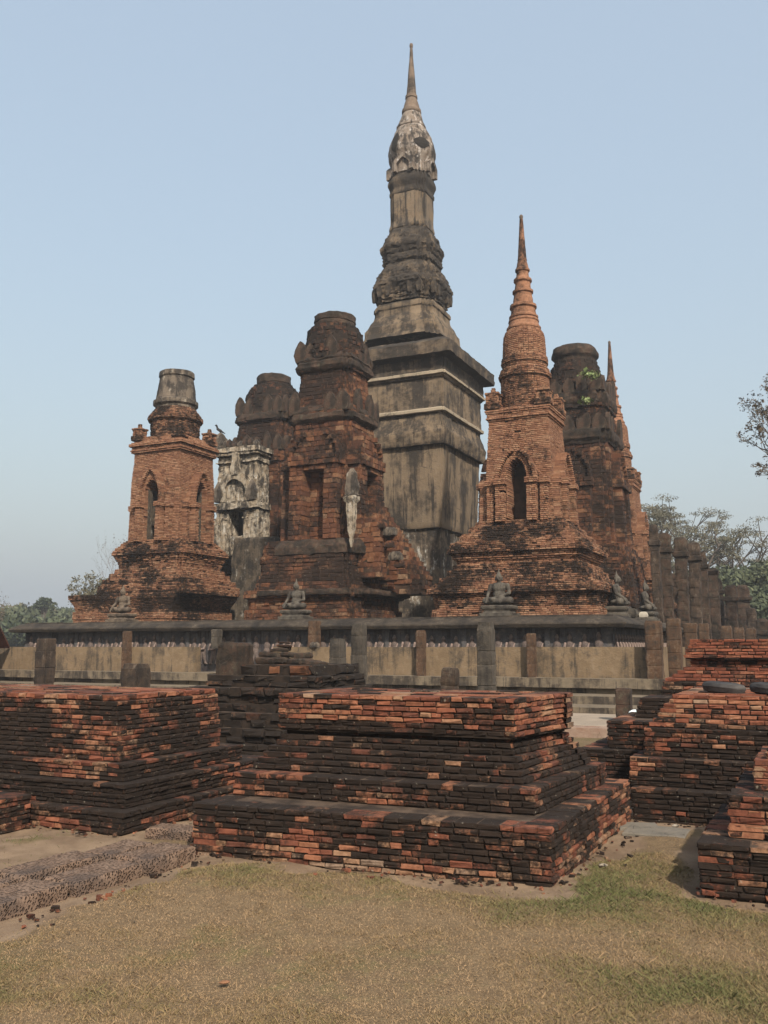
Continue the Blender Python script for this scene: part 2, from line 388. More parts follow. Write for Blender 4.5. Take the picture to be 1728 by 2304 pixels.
def beta(r, u):
    p = W(r, u); return TH - math.atan2(p.x, p.y)
def rows_m(rows, scale, oy, r, u, k=1.0, near=0.0, rnd=False):
    """photo measurements (row, half width) -> (local height, half size in metres)"""
    p = W(r, u); b = beta(r, u); fac = 1.0 if rnd else math.cos(b) + k*math.sin(b)
    out = []
    for y, w in rows:
        a = 0; z = 5
        for _ in range(5):
            Yn = p.y - near*a; z = z_at(Yn, oy + y/scale); a = w/scale*zc_of(p.y, z)/F/fac
        out.append((z - ZP, a))
    return sorted(out, key=lambda q: q[0])
def interp(prof, z):
    zs = []; ws = []
    for a, b in prof:
        zs.append(a if not zs or a > zs[-1] else zs[-1] + 1e-5); ws.append(b)
    return float(np.interp(z, zs, ws))
def lay(name, prof, outline, mats, root, ch=.06, seed=0, z0=None, loc=None, bj=.006, **kw):
    kw.setdefault('gap', .014)
    B = Bricks(seed); za = prof[0][0] if z0 is None else z0; zb = prof[-1][0]
    n = max(1, int(round((zb-za)/ch))); h = (zb-za)/n
    ci_f = kw.pop('ci', .02)
    for i in range(n):
        a = interp(prof, za+(i+.5)*h)
        if a < .03: continue
        ci = ci_f(za+(i+.5)*h) if callable(ci_f) else ci_f
        B.course(outline(a), za+i*h, za+(i+1)*h, ci=ci, **kw)
    return B.build(name, mats, root, loc, jit=bj, ch=.014)

def niche_relief(nw, zb, zs, zt, pw, zc, zg, off, inner=True, back=None, frame2=0.0):
    """porch round a lancet niche: niche half width nw, springing zs, tip zt; pilasters to pw with capital zc, gable tip zg"""
    def f(s, z):
        s = abs(s)
        if zb <= z <= zt:
            w = nw if z < zs else nw*math.sqrt(max(0, 1-((z-zs)/(zt-zs))**1.6))
            if s < w: return back
        if z < zb: return 0.0
        if z < zc-.08:
            if s < nw+.05: return off*.45
            if s < pw: return off
            if s < pw+.07: return off*.2
            return frame2 if s < pw*1.5 else 0.0
        if z < zc+.1: return off+.07 if nw*.9 < s < pw+.06 else (frame2+.06 if pw+.06 <= s < pw*1.5+.05 else off*.5 if s <= nw*.9 else 0)
        if z < zg:
            t = (z-zc)/(zg-zc); g = pw*(1.08)*math.sqrt(max(0, 1-t**1.5))
            if s < g-.12: return off*.55
            if s < g: return off*.95
            g2 = pw*1.55*(1-t); return frame2 if s < g2 else 0.0
        return 0.0
    return f

def antefixes(name, pts, h, w, mats, root, z, seed, ch=.06, n=3):
    for i, (x, y, f) in enumerate(pts):
        B = Bricks(seed+i); m = int(h*f/ch)
        for k in range(m):
            t = k/m; a = w*(1.0 if t < .25 else .82 if t < .6 else .95 if t < .72 else .6*(1.25-t))
            B.course(rect(max(a, .05)), k*ch, (k+1)*ch, bl=(.12,.24), depth=.1, pout=.02, clean=lambda *q: .4, ci=.015, soft=.15, tr=.6)
        B.build(name, mats, root, (x, y, z), jit=.009)

M_hollow_shade = simple_mat('hollow_shade', (.008,.007,.006), (.02,.016,.013), 6)  # near-black tone that paints the shade inside the bud's hollows
# ------------------------------------------------------------------ brick stupas
def clean_stupa(amt): return lambda x, y, z, nx, ny: amt
MB = [M_stupa, M_mortar_w]; MB2 = [M_stupa2, M_mortar_w]
def copy_tree(o, parent=None):
    c = o.copy(); C.objects.link(c); c.parent = parent
    for ch in list(o.children): copy_tree(ch, c)
    return c

def right_stupa():
    r, u = CR+S2, CU-S2; sc_, oy = 2.235, 450
    root = thing('brick_stupa', 'complete orange brick stupa with ringed spire and lancet niche at near right corner', 'stupa', W(r, u, ZP), -TH, 'brick corner stupas')
    M = lambda rows, **k: rows_m(rows, sc_, oy, r, u, **k)
    fin = M([(74,3),(77,7),(82,9.5),(90,9.5),(94,7.5),(97,8)], rnd=True)
    loft('finial', fin, lambda a: ngon(a, 12), M_spire, root, dz=.03, amp=.004, seed=1)
    sp = M([(97,8.5),(300,22),(304,24)], rnd=True)
    loft('spire', sp, lambda a: ngon(a, 20), M_stupa, root, dz=.06, amp=.012, ns=6, seed=2)
    rg = M([(304,22),(345,31),(352,37),(360,37),(366,30),(388,32),(403,46),(412,46),(420,38),(430,38),(455,41),(460,52),(470,52),(476,45),(525,51),(533,66),(546,68),(553,60),(583,64),(590,73),(598,73),(602,67),(606,75),(616,77),(621,73),(640,79),(648,86),(656,86),(661,81)], rnd=True)
    loft('spire_rings', rg, lambda a: ngon(a, 28), M_stupa, root, dz=.045, amp=.016, ns=5, seed=3)
    be = M([(661,84),(672,93),(688,102),(720,106),(800,110)], rnd=True)
    lay('bell', be, lambda a: ngon(a, 26), MB, root, ch=.062, seed=4, bl=(.12,.22), depth=.1, clean=clean_stupa(.85), soft=.1, tr=.6, pout=.004)
    bb = M([(800,112),(808,117),(835,119),(840,112),(858,112),(863,123),(875,125),(893,133),(904,131),(908,122),(945,122),(1100,124)], rnd=True)
    lay('bell_base', bb, lambda a: ngon(a, 24), MB, root, ch=.058, seed=5, bl=(.14,.24), depth=.1, clean=clean_stupa(.55), soft=.13, tr=.6, pout=.008)
    k = .93; nr = 1.0
    bod = M([(1030,182),(1038,190),(1040,204),(1062,206),(1064,190),(1072,190),(1074,198),(1088,198),(1092,182),(1300,198),(1615,216)], k=k, near=nr)
    zb = bod[0][0]; Z = lambda y: M([(y, 200)], near=nr)[0][0]
    rel = niche_relief(.29, zb, Z(1385), Z(1298), .64, Z(1420), Z(1255), .34, frame2=.19)
    lay('body', bod, lambda a: rect(a, a*k), MB, root, ch=.06, seed=6, bl=(.1,.2), depth=.5, relief=rel, ci=lambda z: .52 if z < Z(1290) else .05, clean=clean_stupa(.78), soft=.13, tr=.65, pout=.009, miss=.008)
    at = bod[-1][1]; ax = at*.86
    antefixes('antefix', [(-ax,-ax*k,1),(ax,-ax*k,.95),(ax,ax*k,1),(-ax,ax*k,1)], .72, .24, MB, root, bod[-1][0]-.02, 60)
    kb = .86
    bas = M([(1600,262),(1625,272),(1630,300),(1660,306),(1664,345),(1696,350),(1700,392),(1728,398),(1733,410),(1756,410),(1764,390),(1792,380),(1797,362),(1816,362),(1820,382),(1842,386),(1846,410),(1880,416),(1884,450),(1912,456),(1916,490),(1936,496),(1942,514),(1966,514),(1976,486),(2048,474),(2054,490),(2122,494)], k=kb, near=.95)
    bas[0] = (-.03, bas[0][1])
    tier_clean = lambda x, y, z, nx, ny: .78 if z < .31 else .34 if z < .86 else .5 if z < 1.2 else .42 if z < 1.6 else .85 if z < 1.8 else .42 if z < 2.3 else .34
    lay('base', bas, lambda a: redent(a, a*kb, a*.05, 2), MB2, root, ch=.056, seed=7, bl=(.12,.22), depth=.2, clean=tier_clean, soft=.16, tr=.7, pout=.012, miss=.03, ci=.05)
    c = copy_tree(root); c.location = W(CR+S2, CU+S2, ZP)
    c['label'] = 'complete brick stupa mostly hidden behind the blackened tower at far right corner'
    return root

def left_stupa():
    r, u = CR-S2, CU-S2; sc_, oy = 2.765, 780
    root = thing('brick_stupa', 'orange brick stupa with broken grey drum top at the platform\'s near left corner', 'stupa', W(r, u, ZP), -TH, 'brick corner stupas')
    M = lambda rows, **k: rows_m(rows, sc_, oy, r, u, **k)
    dr = M([(163,94),(168,108),(198,109),(203,101),(280,115),(330,122),(343,124),(350,137),(372,137),(383,124),(396,124)], rnd=True)
    loft('drum', dr, lambda a: ngon(a, 30), M_ruinwall2, root, dz=.06, amp=.03, ns=3, seed=11)
    nk = M([(396,124),(425,146),(452,168),(470,168),(482,150),(640,150)], rnd=True)
    lay('neck', nk, lambda a: ngon(a, 24), MB2, root, ch=.055, seed=12, bl=(.12,.22), depth=.1, clean=clean_stupa(.4), soft=.15, tr=.7, pout=.02)
    k = .95; nr = 1.0
    bod = M([(545,200),(560,222),(575,250),(582,276),(602,276),(608,256),(618,256),(622,266),(636,266),(642,240),(700,240),(820,252),(1210,262)], k=k, near=nr)
    zb = bod[0][0]; Z = lambda y: M([(y, 250)], near=nr)[0][0]
    rel = niche_relief(.30, zb, Z(900), Z(830), .58, Z(985), Z(765), .36, frame2=.18)
    lay('body', bod, lambda a: rect(a, a*k), MB, root, ch=.06, seed=13, bl=(.1,.2), depth=.6, relief=rel, ci=lambda z: .62 if z < Z(800) else .05, clean=clean_stupa(.84), soft=.13, tr=.65, pout=.010, miss=.012)
    for i in range(2):              # dark lining set inside the two niches in view
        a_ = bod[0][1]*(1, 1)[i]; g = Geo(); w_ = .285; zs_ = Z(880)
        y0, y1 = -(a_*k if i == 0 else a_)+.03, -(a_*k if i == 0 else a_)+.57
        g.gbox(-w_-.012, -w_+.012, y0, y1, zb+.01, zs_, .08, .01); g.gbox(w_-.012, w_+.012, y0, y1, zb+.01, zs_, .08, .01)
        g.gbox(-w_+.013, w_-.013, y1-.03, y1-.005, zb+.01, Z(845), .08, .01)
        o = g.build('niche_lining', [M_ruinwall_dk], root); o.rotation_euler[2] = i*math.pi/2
    a0 = M([(560,222)], k=k, near=nr)[0][1]; zt = bod[-1][0]; ax = a0*.95
    antefixes('antefix', [(-ax,-ax*k,1),(ax,-ax*k,.35),(ax,ax*k,1),(-ax,ax*k,.9)], .66, .23, MB2, root, zt-.16, 80)
    bas = M([(1195,285),(1205,290),(1210,318),(1232,322),(1236,352),(1258,358),(1262,374),(1284,374),(1292,356),(1318,348),(1324,336),(1346,332),(1352,326),(1372,326),(1378,350),(1398,354),(1402,384),(1434,390),(1438,424),(1472,430),(1476,452),(1535,458)], k=.9, near=.95)
    lay('base', bas, lambda a: redent(a, a*.9, a*.05, 2), MB2, root, ch=.056, seed=14, bl=(.12,.22), depth=.2, clean=lambda x, y, z, nx, ny: .42 if z > 1.45 else .62 if 1.15 < z < 1.4 else .30, soft=.16, tr=.7, pout=.014, miss=.03, ci=.05)
    low = M([(1530,522),(1556,520),(1562,512),(1600,486),(1636,474),(1645,492),(1690,494),(1698,482),(1722,500)], k=.8, near=.9)
    low[0] = (-.03, low[0][1])
    lay('plinth', low, lambda a: [(x-.72, y) for x, y in rect(a, a*.78)], MB2, root, ch=.056, seed=15, bl=(.12,.22), depth=.2, clean=lambda x, y, z, nx, ny: .75 if z < .38 else .3, soft=.16, tr=.7, pout=.008)
    st = Geo(); st.add(box_v(-.3, 1.2, -.07, .0, 0, .16), box_faces())
    return root
M_ruinwall2 = stucco_mat('grey_drum_stucco', (.095,.078,.062), (.13,.105,.082), amt=.64, streak=.6, pale=(.23,.205,.17), s=1.7)

# ------------------------------------------------------------------ laterite towers
ML = [M_later, M_mortar_w]; MD = [M_darklat, M_mortar]
def leaf_row(root, name, a, k, z, h, w, n, mats, seed, skip=0.0):
    """pointed antefix stones standing along the edge of a cornice"""
    rg = random.Random(seed); i = 0
    for side in range(4):
        for j in range(n):
            s = -1 + 2*(j+.5)/n
            if rg.random() < skip: continue
            x, y = {0: (s*a, -a*k), 1: (a, s*a*k), 2: (s*a, a*k), 3: (-a, s*a*k)}[side]
            hh = h*rg.uniform(.6, 1.05); ww = w*rg.uniform(.8, 1.05)
            prof = [(0, ww*.8), (hh*.35, ww), (hh*.65, ww*.85), (hh*.88, ww*.4), (hh, ww*.08)]
            o = loft(name, prof, lambda q: [(-q, -.07), (q, -.07), (q, .07), (-q, .07)], mats[0], root, (x, y, z-.02), dz=.09, q=.09, amp=.045, ns=4, seed=seed+i)
            o.rotation_euler[2] = side*math.pi/2; i += 1

def prang(label, r, u, sc_, oy, ring, bulge, tier2, tier1, body, base, mats, seed, door, k=.95, kb=.9, sh=0.0, mats_base=None, skip=.25, body_name='body', leafs=True, clean=.45, cornices=(), up_mats=None):
    root = thing('laterite_tower', label, 'tower', W(r, u, ZP), -TH, 'broken laterite towers')
    M = lambda rows, **q: rows_m(rows, sc_, oy, r, u, **q)
    rp = M(ring, rnd=True)
    loft('top_ring', rp, lambda a: ngon(a, 30), M_darklat2, root, dz=.05, amp=.06, ns=3, seed=seed)
    bp = M(bulge, rnd=True)
    lay('bulb', [(bp[0][0]-.5, bp[0][1])]+bp, lambda a: ngon(a, 20), MD, root, ch=.16, seed=seed+1, bl=(.2,.4), depth=.15, clean=clean_stupa(clean*.5), soft=.12, tr=.5, pout=.04, bj=.02)
    for nm, rows, sd in (('upper_storey', tier2, 2), ('middle_storey', tier1, 3)):
        pr = M(rows, k=k, near=.9)
        lay(nm, pr, lambda a: redent(a, a*k, a*.11, 2), up_mats or mats, root, ch=.15, seed=seed+sd, bl=(.18,.4), depth=.25, clean=clean_stupa(clean), soft=.14, tr=.7, pout=.02, bj=.014)
        if leafs:
            amax = max(w for z, w in pr[len(pr)//2:]); zc = max(z for z, w in pr if w >= amax*.995)
            leaf_row(root, 'antefix', amax*.95, k, zc, .85, .26, 5, [M_darklat2], seed*7+sd, skip)
    for i, rows in enumerate(cornices):
        cr_ = M(rows, k=k, near=.9)
        loft('cornice', cr_, lambda a: redent(a, a*k, a*.11, 2), M_darklat2, root, dz=.05, q=.1, amp=.06, ns=2.2, seed=seed*3+i, fine=.7)
    bo = M(body, k=k, near=.95); zb = bo[0][0]
    rel = door(zb, bo[-1][0]) if door else None
    lay(body_name, bo, lambda a: redent(a, a*k, a*.09, 2), mats, root, ch=.17, seed=seed+5, bl=(.16,.36), depth=.45, relief=rel, ci=.34, clean=clean_stupa(clean+.1), soft=.14, tr=.8, pout=.012, bj=.012, gap=.012)
    ba = M(base, k=kb, near=.95); ba[0] = (-.03, ba[0][1])
    lay('base', ba, lambda a: [(x+sh, y) for x, y in redent(a, a*kb, a*.06, 2)], mats_base or mats, root, ch=.13, seed=seed+6, bl=(.2,.42), depth=.3, clean=lambda x, y, z, nx, ny: .62 if z < 1.25 else .12, soft=.16, tr=.8, pout=.018, bj=.014)
    return root

def door_relief(dw, dtop, pw, ptop, off, back):
    def mk(zb, zt):
        H_ = zt-zb
        def f(s, z):
            t = (z-zb)/H_; s = abs(s)
            if t < dtop and s < dw: return back
            if t < dtop+.02:
                return off if s < pw else 0.0
            if t < dtop+.09: return off+.09 if s < pw+.08 else 0.0
            if t < ptop:
                g = (pw+.05)*math.sqrt(max(0, 1-((t-dtop-.09)/(ptop-dtop-.09))**2))
                return off*.6 if s < g-.12 else off if s < g else 0.0
            return 0.0
        return f
    return mk

def front_prang():
    root = prang('tall dark red laterite tower with walled up doorway at middle of the front', CR, CU-S2, 2.99, 680,
        [(105,130),(112,140),(150,142),(157,135),(164,141),(182,141),(190,134)],
        [(188,150),(215,176),(245,191),(290,195),(330,205)],
        [(290,200),(330,222),(350,262),(380,268),(430,272),(455,255),(470,244),(540,250)],
        [(535,250),(600,262),(690,280),(705,304),(735,314),(770,316),(792,304),(800,290),(815,288)],
        [(808,288),(1110,300),(1600,318)],
        [(1590,385),(1610,420),(1640,437),(1690,440),(1702,455),(1745,452),(1765,444),(1830,450),(1842,470),(1900,482),(1928,500),(1932,560),(1965,566),(1975,530),(2060,530),(2068,556),(2150,560)],
        ML, 20, door_relief(.40, .60, .92, .93, .34, -.22), sh=-.3, clean=.42,
        cornices=([(338,228),(352,258),(372,276),(385,268),(395,284),(425,286),(445,270),(462,246)], [(688,286),(700,306),(725,318),(738,312),(745,324),(775,326),(792,308),(806,288)], [(1592,380),(1600,412),(1625,432),(1640,446),(1690,448),(1698,420)], [(1928,500),(1932,566),(1952,574),(1966,570),(1975,520)]))
    # stucco still clinging to the right porch
    p = loft('stucco_pilaster', [(.3,.02),(.5,.07),(.62,.055),(.9,.12),(1.3,.15),(1.75,.16),(1.80,.23),(1.93,.24),(1.98,.16)], lambda a: rect(a, a*.5), M_white, root,
             (1.60, -1.70, 2.0), dz=.06, q=.05, amp=.07, ns=4, seed=31)
    loft('pilaster_top', [(0,.2),(.08,.17),(.3,.19),(.7,.15),(.9,.06)], lambda a: rect(a, a*.7), M_ruinwall2, root, (1.60, -1.66, 3.98), dz=.06, q=.06, amp=.09, ns=4, seed=32)
    side_porch(root)
    return root
def side_porch(root):
    # ruined porch on the right face: stub walls, a leaning gable and a stucco skin still on its front edge
    B = Bricks(37)
    for k in range(17):
        t = k/17; h = .165; z = 1.38+k*h; w = .95*(1-.12*t) if k < 11 else .95*(1-.12*t)*(1-(k-10)/8.5)
        dx = .62 if k < 9 else .62-.06*(k-8)
        for y0, y1 in (((-w, -.42), (.42, w)) if k < 9 else ((-w, w),)):
            P = [(1.35, y0), (1.62+dx, y0), (1.62+dx, y1), (1.35, y1)]
            B.course(P, z, z+h, bl=(.18,.36), depth=.3, clean=clean_stupa(.5), soft=.15, tr=.8, pout=.03, gap=.012)
    for k in range(15):             # broken wall running back to the main tower
        h = .165; z = .9+k*h; x1 = 3.0-max(0, k-3)*.11
        B.course([(1.3, .5), (x1, .5), (x1, 1.6), (1.3, 1.6)], z, z+h, bl=(.18,.4), depth=.3, clean=clean_stupa(.5), soft=.18, tr=.9, pout=.05, gap=.012)
    B.build('side_porch', ML, root, jit=.016)
    for i, (x, y, z, a) in enumerate(((2.2,-.75,3.0,.15),(2.45,-.6,2.75,.2),(2.5,-.65,2.35,.16),(2.62,-.5,1.95,.2),(2.75,-.45,1.7,.17))):
        loft('broken_cornice_stone', [(0,a*.9),(a*.4,a),(a*1.1,a*.9),(a*1.4,a*.5)], lambda q: rect(q, q*.8), M_ruinwall2 if i % 2 else M_later, root, (x, y, z), dz=.05, q=.06, amp=.06, ns=5, seed=380+i)
def left_prang():
    r, u = CR-S2, CU
    root = prang('laterite tower with white stucco porch and trefoil arch behind the left brick stupa', r, u, 2.99, 680,
        [(505,106),(512,113),(558,116),(566,109),(574,108)],
        [(570,122),(600,150),(640,184),(700,190)],
        [(640,190),(690,208),(735,240),(745,262),(785,266),(795,248),(800,244)],
        [(795,246),(850,256),(950,272),(1000,284),(1012,300),(1030,312),(1062,312),(1076,296)],
        [(1070,284),(1330,292),(1655,304)],
        [(1640,320),(1700,350),(2160,380)],
        [M_later, M_mortar], 40, None, skip=.1, clean=.38, cornices=([(730,238),(742,264),(760,276),(785,274),(800,246)],))
    # white stucco porch in front: walls, door opening, capitals and arch
    px = -.16; Y = W(r, u).y; a = .0195
    z = lambda y: z_at(Y-2.6, 680+y/2.99) - ZP
    g = Geo()
    def bx(x0, x1, y0, y1, z0, z1, m=0): g.gbox(x0, x1, y0, y1, z0, z1, .07, .07, int(x0*50))
    pf = -2.55
    zd0, zd1, zc, zt = z(1560), z(1385), z(1335), z(1020)
    hw = 1.06; dw = .38
    bx(px-hw, px-dw, pf, -1.5, z(1700), zd1); bx(px+dw, px+hw, pf, -1.5, z(1700), zd1)
    bx(px-dw, px+dw, pf+.05, -1.5, z(1700), zd0); bx(px-dw-.003, px+dw+.003, -1.75, -1.5, zd0, zd1)
    bx(px-hw-.02, px-hw+.24, pf-.1, -1.52, z(1700), zd1-.32); bx(px+hw-.24, px+hw+.02, pf-.1, -1.52, z(1700), zd1-.32)
    bx(px-dw-.26, px-dw-.03, pf-.06, pf+.02, z(1700), zd1-.42); bx(px+dw+.03, px+dw+.26, pf-.06, pf+.02, z(1700), zd1-.42)
    bx(px-dw-.3, px-dw+.01, pf-.1, pf+.02, zd1-.43, zd1-.33); bx(px+dw-.01, px+dw+.3, pf-.1, pf+.02, zd1-.43, zd1-.33)
    bx(px-hw-.08, px+hw+.08, pf-.14, -1.54, zd1, zc)
    bx(px-hw+.05, px+hw-.05, pf, -1.53, zc, zt)
    bx(px-hw-.06, px+hw+.06, pf-.16, -1.51, zt, zt+.12); bx(px-hw-.12, px+hw+.12, pf-.22, -1.49, zt+.12, zt+.36)
    bx(px-hw-.02, px+hw+.02, pf-.08, -1.5, zt-.32, zt-.24)
    g.build('porch', [M_white], root)
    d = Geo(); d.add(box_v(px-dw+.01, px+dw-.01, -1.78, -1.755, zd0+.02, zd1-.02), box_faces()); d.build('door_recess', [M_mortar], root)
    # trefoil arch moulding
    A = Geo(); n = 40; zc0 = zc+.42
    def tref(t):
        ang = math.pi*(1-t); R0 = .62+.06*abs(math.cos(ang*1.5)); return px+R0*math.cos(ang), zc0+R0*math.sin(ang)*1.05
    pts = [(px-.62, zc+.01)] + [tref(i/n) for i in range(n+1)] + [(px+.62, zc+.01)]
    for i in range(len(pts)-1):
        (x0, z0), (x1, z1) = pts[i], pts[i+1]; L_ = math.hypot(x1-x0, z1-z0) or 1e-6; nx, nz = -(z1-z0)/L_, (x1-x0)/L_
        for w0, w1, y0 in ((-.14, .10, pf-.15), (.10, .22, pf-.09)):
            q = [(x0+nx*w0, z0+nz*w0), (x1+nx*w0, z1+nz*w0), (x1+nx*w1, z1+nz*w1), (x0+nx*w1, z0+nz*w1)]
            A.add([(a_, y0, b_) for a_, b_ in q]+[(a_, pf+.03, b_) for a_, b_ in q], box_faces())
    A.build('arch_moulding', [M_white], root)
    for s in (-1, 1):
        loft('arch_ornament', [(0,.16),(.2,.22),(.5,.2),(.75,.1),(.9,.03)], lambda q: rect(q, q*.5), M_ruinwall2, root, (px+s*.86, pf-.1, zc+.02), dz=.06, q=.06, amp=.06, ns=5, seed=45+s)
    loft('arch_finial', [(0,.17),(.2,.2),(.5,.16),(.75,.14),(.95,.17),(1.1,.05)], lambda q: rect(q, q*.55), M_white, root, (px, pf-.1, zc0+.72), dz=.06, q=.06, amp=.06, ns=5, seed=49)
    loft('corner_antefix', [(0,.24),(.3,.26),(.5,.22),(.68,.12),(.78,.03)], lambda q: rect(q, q*.8), M_ruinwall2, root, (px-hw+.1, pf+.1, zt+.34), dz=.07, q=.07, amp=.07, ns=4, seed=50)
    rg = random.Random(12)
    for i in range(7):
        x = px-hw+.42+i*.27; hh = rg.uniform(.22, .5)
        loft('porch_antefix', [(0,.10),(hh*.5,.12),(hh*.8,.08),(hh,.02)], lambda q: rect(q, q*.8), M_darklat2 if i % 3 else M_ruinwall2, root, (x, pf-.02+rg.uniform(-.05,.05), zt+.34), dz=.05, q=.05, amp=.06, ns=5, seed=150+i)
    p = root.matrix_basis @ Vector((px-hw+.1, pf+.1, zt+.34+.76))
    return root, p
def right_prang():
    return prang('blackened laterite tower with green tufts and ring top behind right brick stupa', CR+S2, CU, 2.235, 450,
        [(750,96),(757,105),(782,115),(800,112),(812,102),(830,100)],
        [(828,102),(850,115),(870,124),(950,140)],
        [(872,138),(900,150),(958,182),(965,200),(1000,208),(1035,205),(1045,196)],
        [(1042,192),(1100,202),(1148,212),(1160,230),(1192,232),(1222,222),(1228,215)],
        [(1226,212),(1450,226),(1740,240)],
        [(1730,275),(1790,310),(1850,318),(1900,335),(1990,350),(2110,365)],
        [M_later, M_mortar], 70, door_relief(.3, .55, .8, .95, .3, -.2), skip=.1, clean=.26, up_mats=MD,
        cornices=([(955,180),(966,202),(985,212),(1005,214),(1025,206),(1040,196)], [(1144,212),(1158,232),(1175,240),(1200,238),(1228,214)]))

# ------------------------------------------------------------------ main lotus-bud tower
def main_tower():
    r, u = CR, CU
    root = thing('lotus_bud_tower', 'tallest grey stucco tower with white lotus bud and needle spire in the centre', 'tower', W(r, u, ZP), -TH)
    A = lambda rows, **q: rows_m(rows, 3.457, 60, r, u, **q)
    B = lambda rows, **q: rows_m(rows, 2.633, 500, r, u, **q)
    rr = lambda n: (lambda a: ngon(a, n))
    loft('finial', A([(131,3),(135,12),(146,14),(160,13),(167,9),(176,10)], rnd=True), rr(12), M_spire, root, dz=.04, amp=.005, seed=101)
    loft('spire', A([(176,10.5),(300,19),(420,29),(535,39)], rnd=True), rr(24), M_spire, root, dz=.12, amp=.02, ns=2.5, seed=102)
    loft('spire_collar', A([(535,38),(543,47),(562,48),(567,42),(600,53),(622,60),(648,66),(654,73),(674,76),(684,73),(686,66)], rnd=True), rr(32), M_spire, root, dz=.05, amp=.02, ns=3, seed=103)
    loft('lotus_bud', A([(686,72),(730,86),(780,104),(788,113),(802,115),(808,110),(830,126),(870,144),(915,163),(960,178),(1000,187),(1030,185),(1060,177),(1110,160),(1190,158)], rnd=True), rr(40), M_bud, root, dz=.07, q=.1, amp=.05, ns=2, seed=104)
    # hollow where the plaster has fallen: shade painted as near-black shells on the bud
    oct8 = lambda a: redent(a, a, a*.16, 2)
    kq = dict(k=1.0, near=0)
    loft('niche_storey', A([(1195,192),(1150,182),(1110,176),(1100,170)], **kq), oct8, M_bud, root, dz=.08, q=.1, amp=.03, ns=2.5, seed=106)
    nz0 = A([(1195,190)], **kq)[0][0]; nz1 = A([(1060,190)], **kq)[0][0]; na = A([(1150,182)], **kq)[0][1]
    for i in range(4):
        g = Geo(); hw = .33; h = nz1-nz0
        def arch(w, hh, n=10):
            p = [(-w, 0)]
            for j in range(n+1):
                t = j/n; x = -w+2*w*t; p.append((x, hh*(.55+.45*(1-abs(2*t-1)**1.35))))
            return p+[(w, 0)]
        o_, i_ = arch(hw+.14, h*.98), arch(hw-.03, h*.74)
        for j in range(len(o_)-1):
            q = [o_[j], o_[j+1], i_[j+1], i_[j]]
            g.add([(x, -na-.24, z) for x, z in q]+[(x, -na+.12, z) for x, z in q], [(3,2,1,0),(0,1,5,4),(2,3,7,6),(4,5,6,7),(1,2,6,5),(3,0,4,7)])
        f = g.build('niche_frame', [M_bud], root, (0, 0, nz0)); f.rotation_euler[2] = i*math.pi/2
        b = Geo(); bp = arch(hw, h*.80)
        b.add([(x, -na-.02, z) for x, z in bp]+[(x, -na+.1, z) for x, z in bp], [tuple(range(len(bp)-1, -1, -1)), tuple(range(len(bp), 2*len(bp)))]+[(j, (j+1) % len(bp), len(bp)+(j+1) % len(bp), len(bp)+j) for j in range(len(bp))])
        b.build('niche_back', [M_shaft], f)
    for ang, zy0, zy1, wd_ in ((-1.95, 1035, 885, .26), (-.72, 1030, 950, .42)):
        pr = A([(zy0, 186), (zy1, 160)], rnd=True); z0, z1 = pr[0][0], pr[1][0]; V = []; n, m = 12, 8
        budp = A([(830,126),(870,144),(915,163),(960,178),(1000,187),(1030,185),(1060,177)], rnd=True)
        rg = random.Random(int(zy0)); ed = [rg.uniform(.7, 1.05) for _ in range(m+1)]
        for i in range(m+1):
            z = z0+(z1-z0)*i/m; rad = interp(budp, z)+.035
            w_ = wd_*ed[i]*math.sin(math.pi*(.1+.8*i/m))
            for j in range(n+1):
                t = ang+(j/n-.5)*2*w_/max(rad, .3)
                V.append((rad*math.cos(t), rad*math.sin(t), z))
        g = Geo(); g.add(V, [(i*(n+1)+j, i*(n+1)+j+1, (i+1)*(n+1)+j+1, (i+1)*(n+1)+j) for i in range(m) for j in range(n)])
        g.build('fallen_plaster_shade', [M_hollow_shade], root)
    rd = lambda a: redent(a, a, a*.13, 3)
    loft('shaft_cornice', A([(1195,192),(1205,198),(1225,208),(1246,214),(1262,212),(1290,197),(1306,191),(1318,196),(1340,196),(1348,190)], **kq), rd, M_tower_dk, root, dz=.06, q=.12, amp=.03, ns=2, seed=107)
    loft('shaft', A([(1348,189),(1550,190),(1562,192),(1590,201),(1608,202),(1616,194)], **kq), rd, M_shaft, root, dz=.12, q=.12, amp=.025, ns=1.5, seed=108)
    loft('upper_lotus_tier', A([(1616,196),(1630,206),(1650,226),(1685,250),(1705,254),(1740,278),(1752,285),(1774,284),(1786,274),(1812,268),(1826,256),(1834,262),(1862,268),(1878,268),(1888,254),(1896,252)], **kq), rd, M_tower_dk, root, dz=.05, q=.08, amp=.07, ns=2.2, seed=109, fine=.9)
    loft('lower_lotus_tier', A([(1896,254),(1925,280),(1965,318),(1985,324),(2020,332),(2046,355),(2074,358),(2085,348),(2130,326),(2150,316),(2158,322),(2176,322),(2184,312),(2200,314)], **kq), rd, M_tower_dk, root, dz=.05, q=.08, amp=.08, ns=2.2, seed=110, fine=.9)
    # upright petal stones on the lower lotus tier
    la = A([(2100,335)], **kq)[0]; lz0 = A([(2165,330)], **kq)[0][0]; lz1 = A([(2062,330)], **kq)[0][0]
    for side in range(4):
        for x in (-.9, -.5, .5, .9):
            o = loft('petal', [(0,.06),((lz1-lz0)*.4,.12),((lz1-lz0)*.75,.1),(lz1-lz0,.02)], lambda q: rect(q, .09), M_tower_dk, root, dz=.08, q=.08, amp=.03, ns=4, seed=130)
            c, s = math.cos(side*math.pi/2), math.sin(side*math.pi/2); y = -la[1]*.97
            o.location = (x*c-y*s, x*s+y*c, lz0); o.rotation_euler[2] = side*math.pi/2
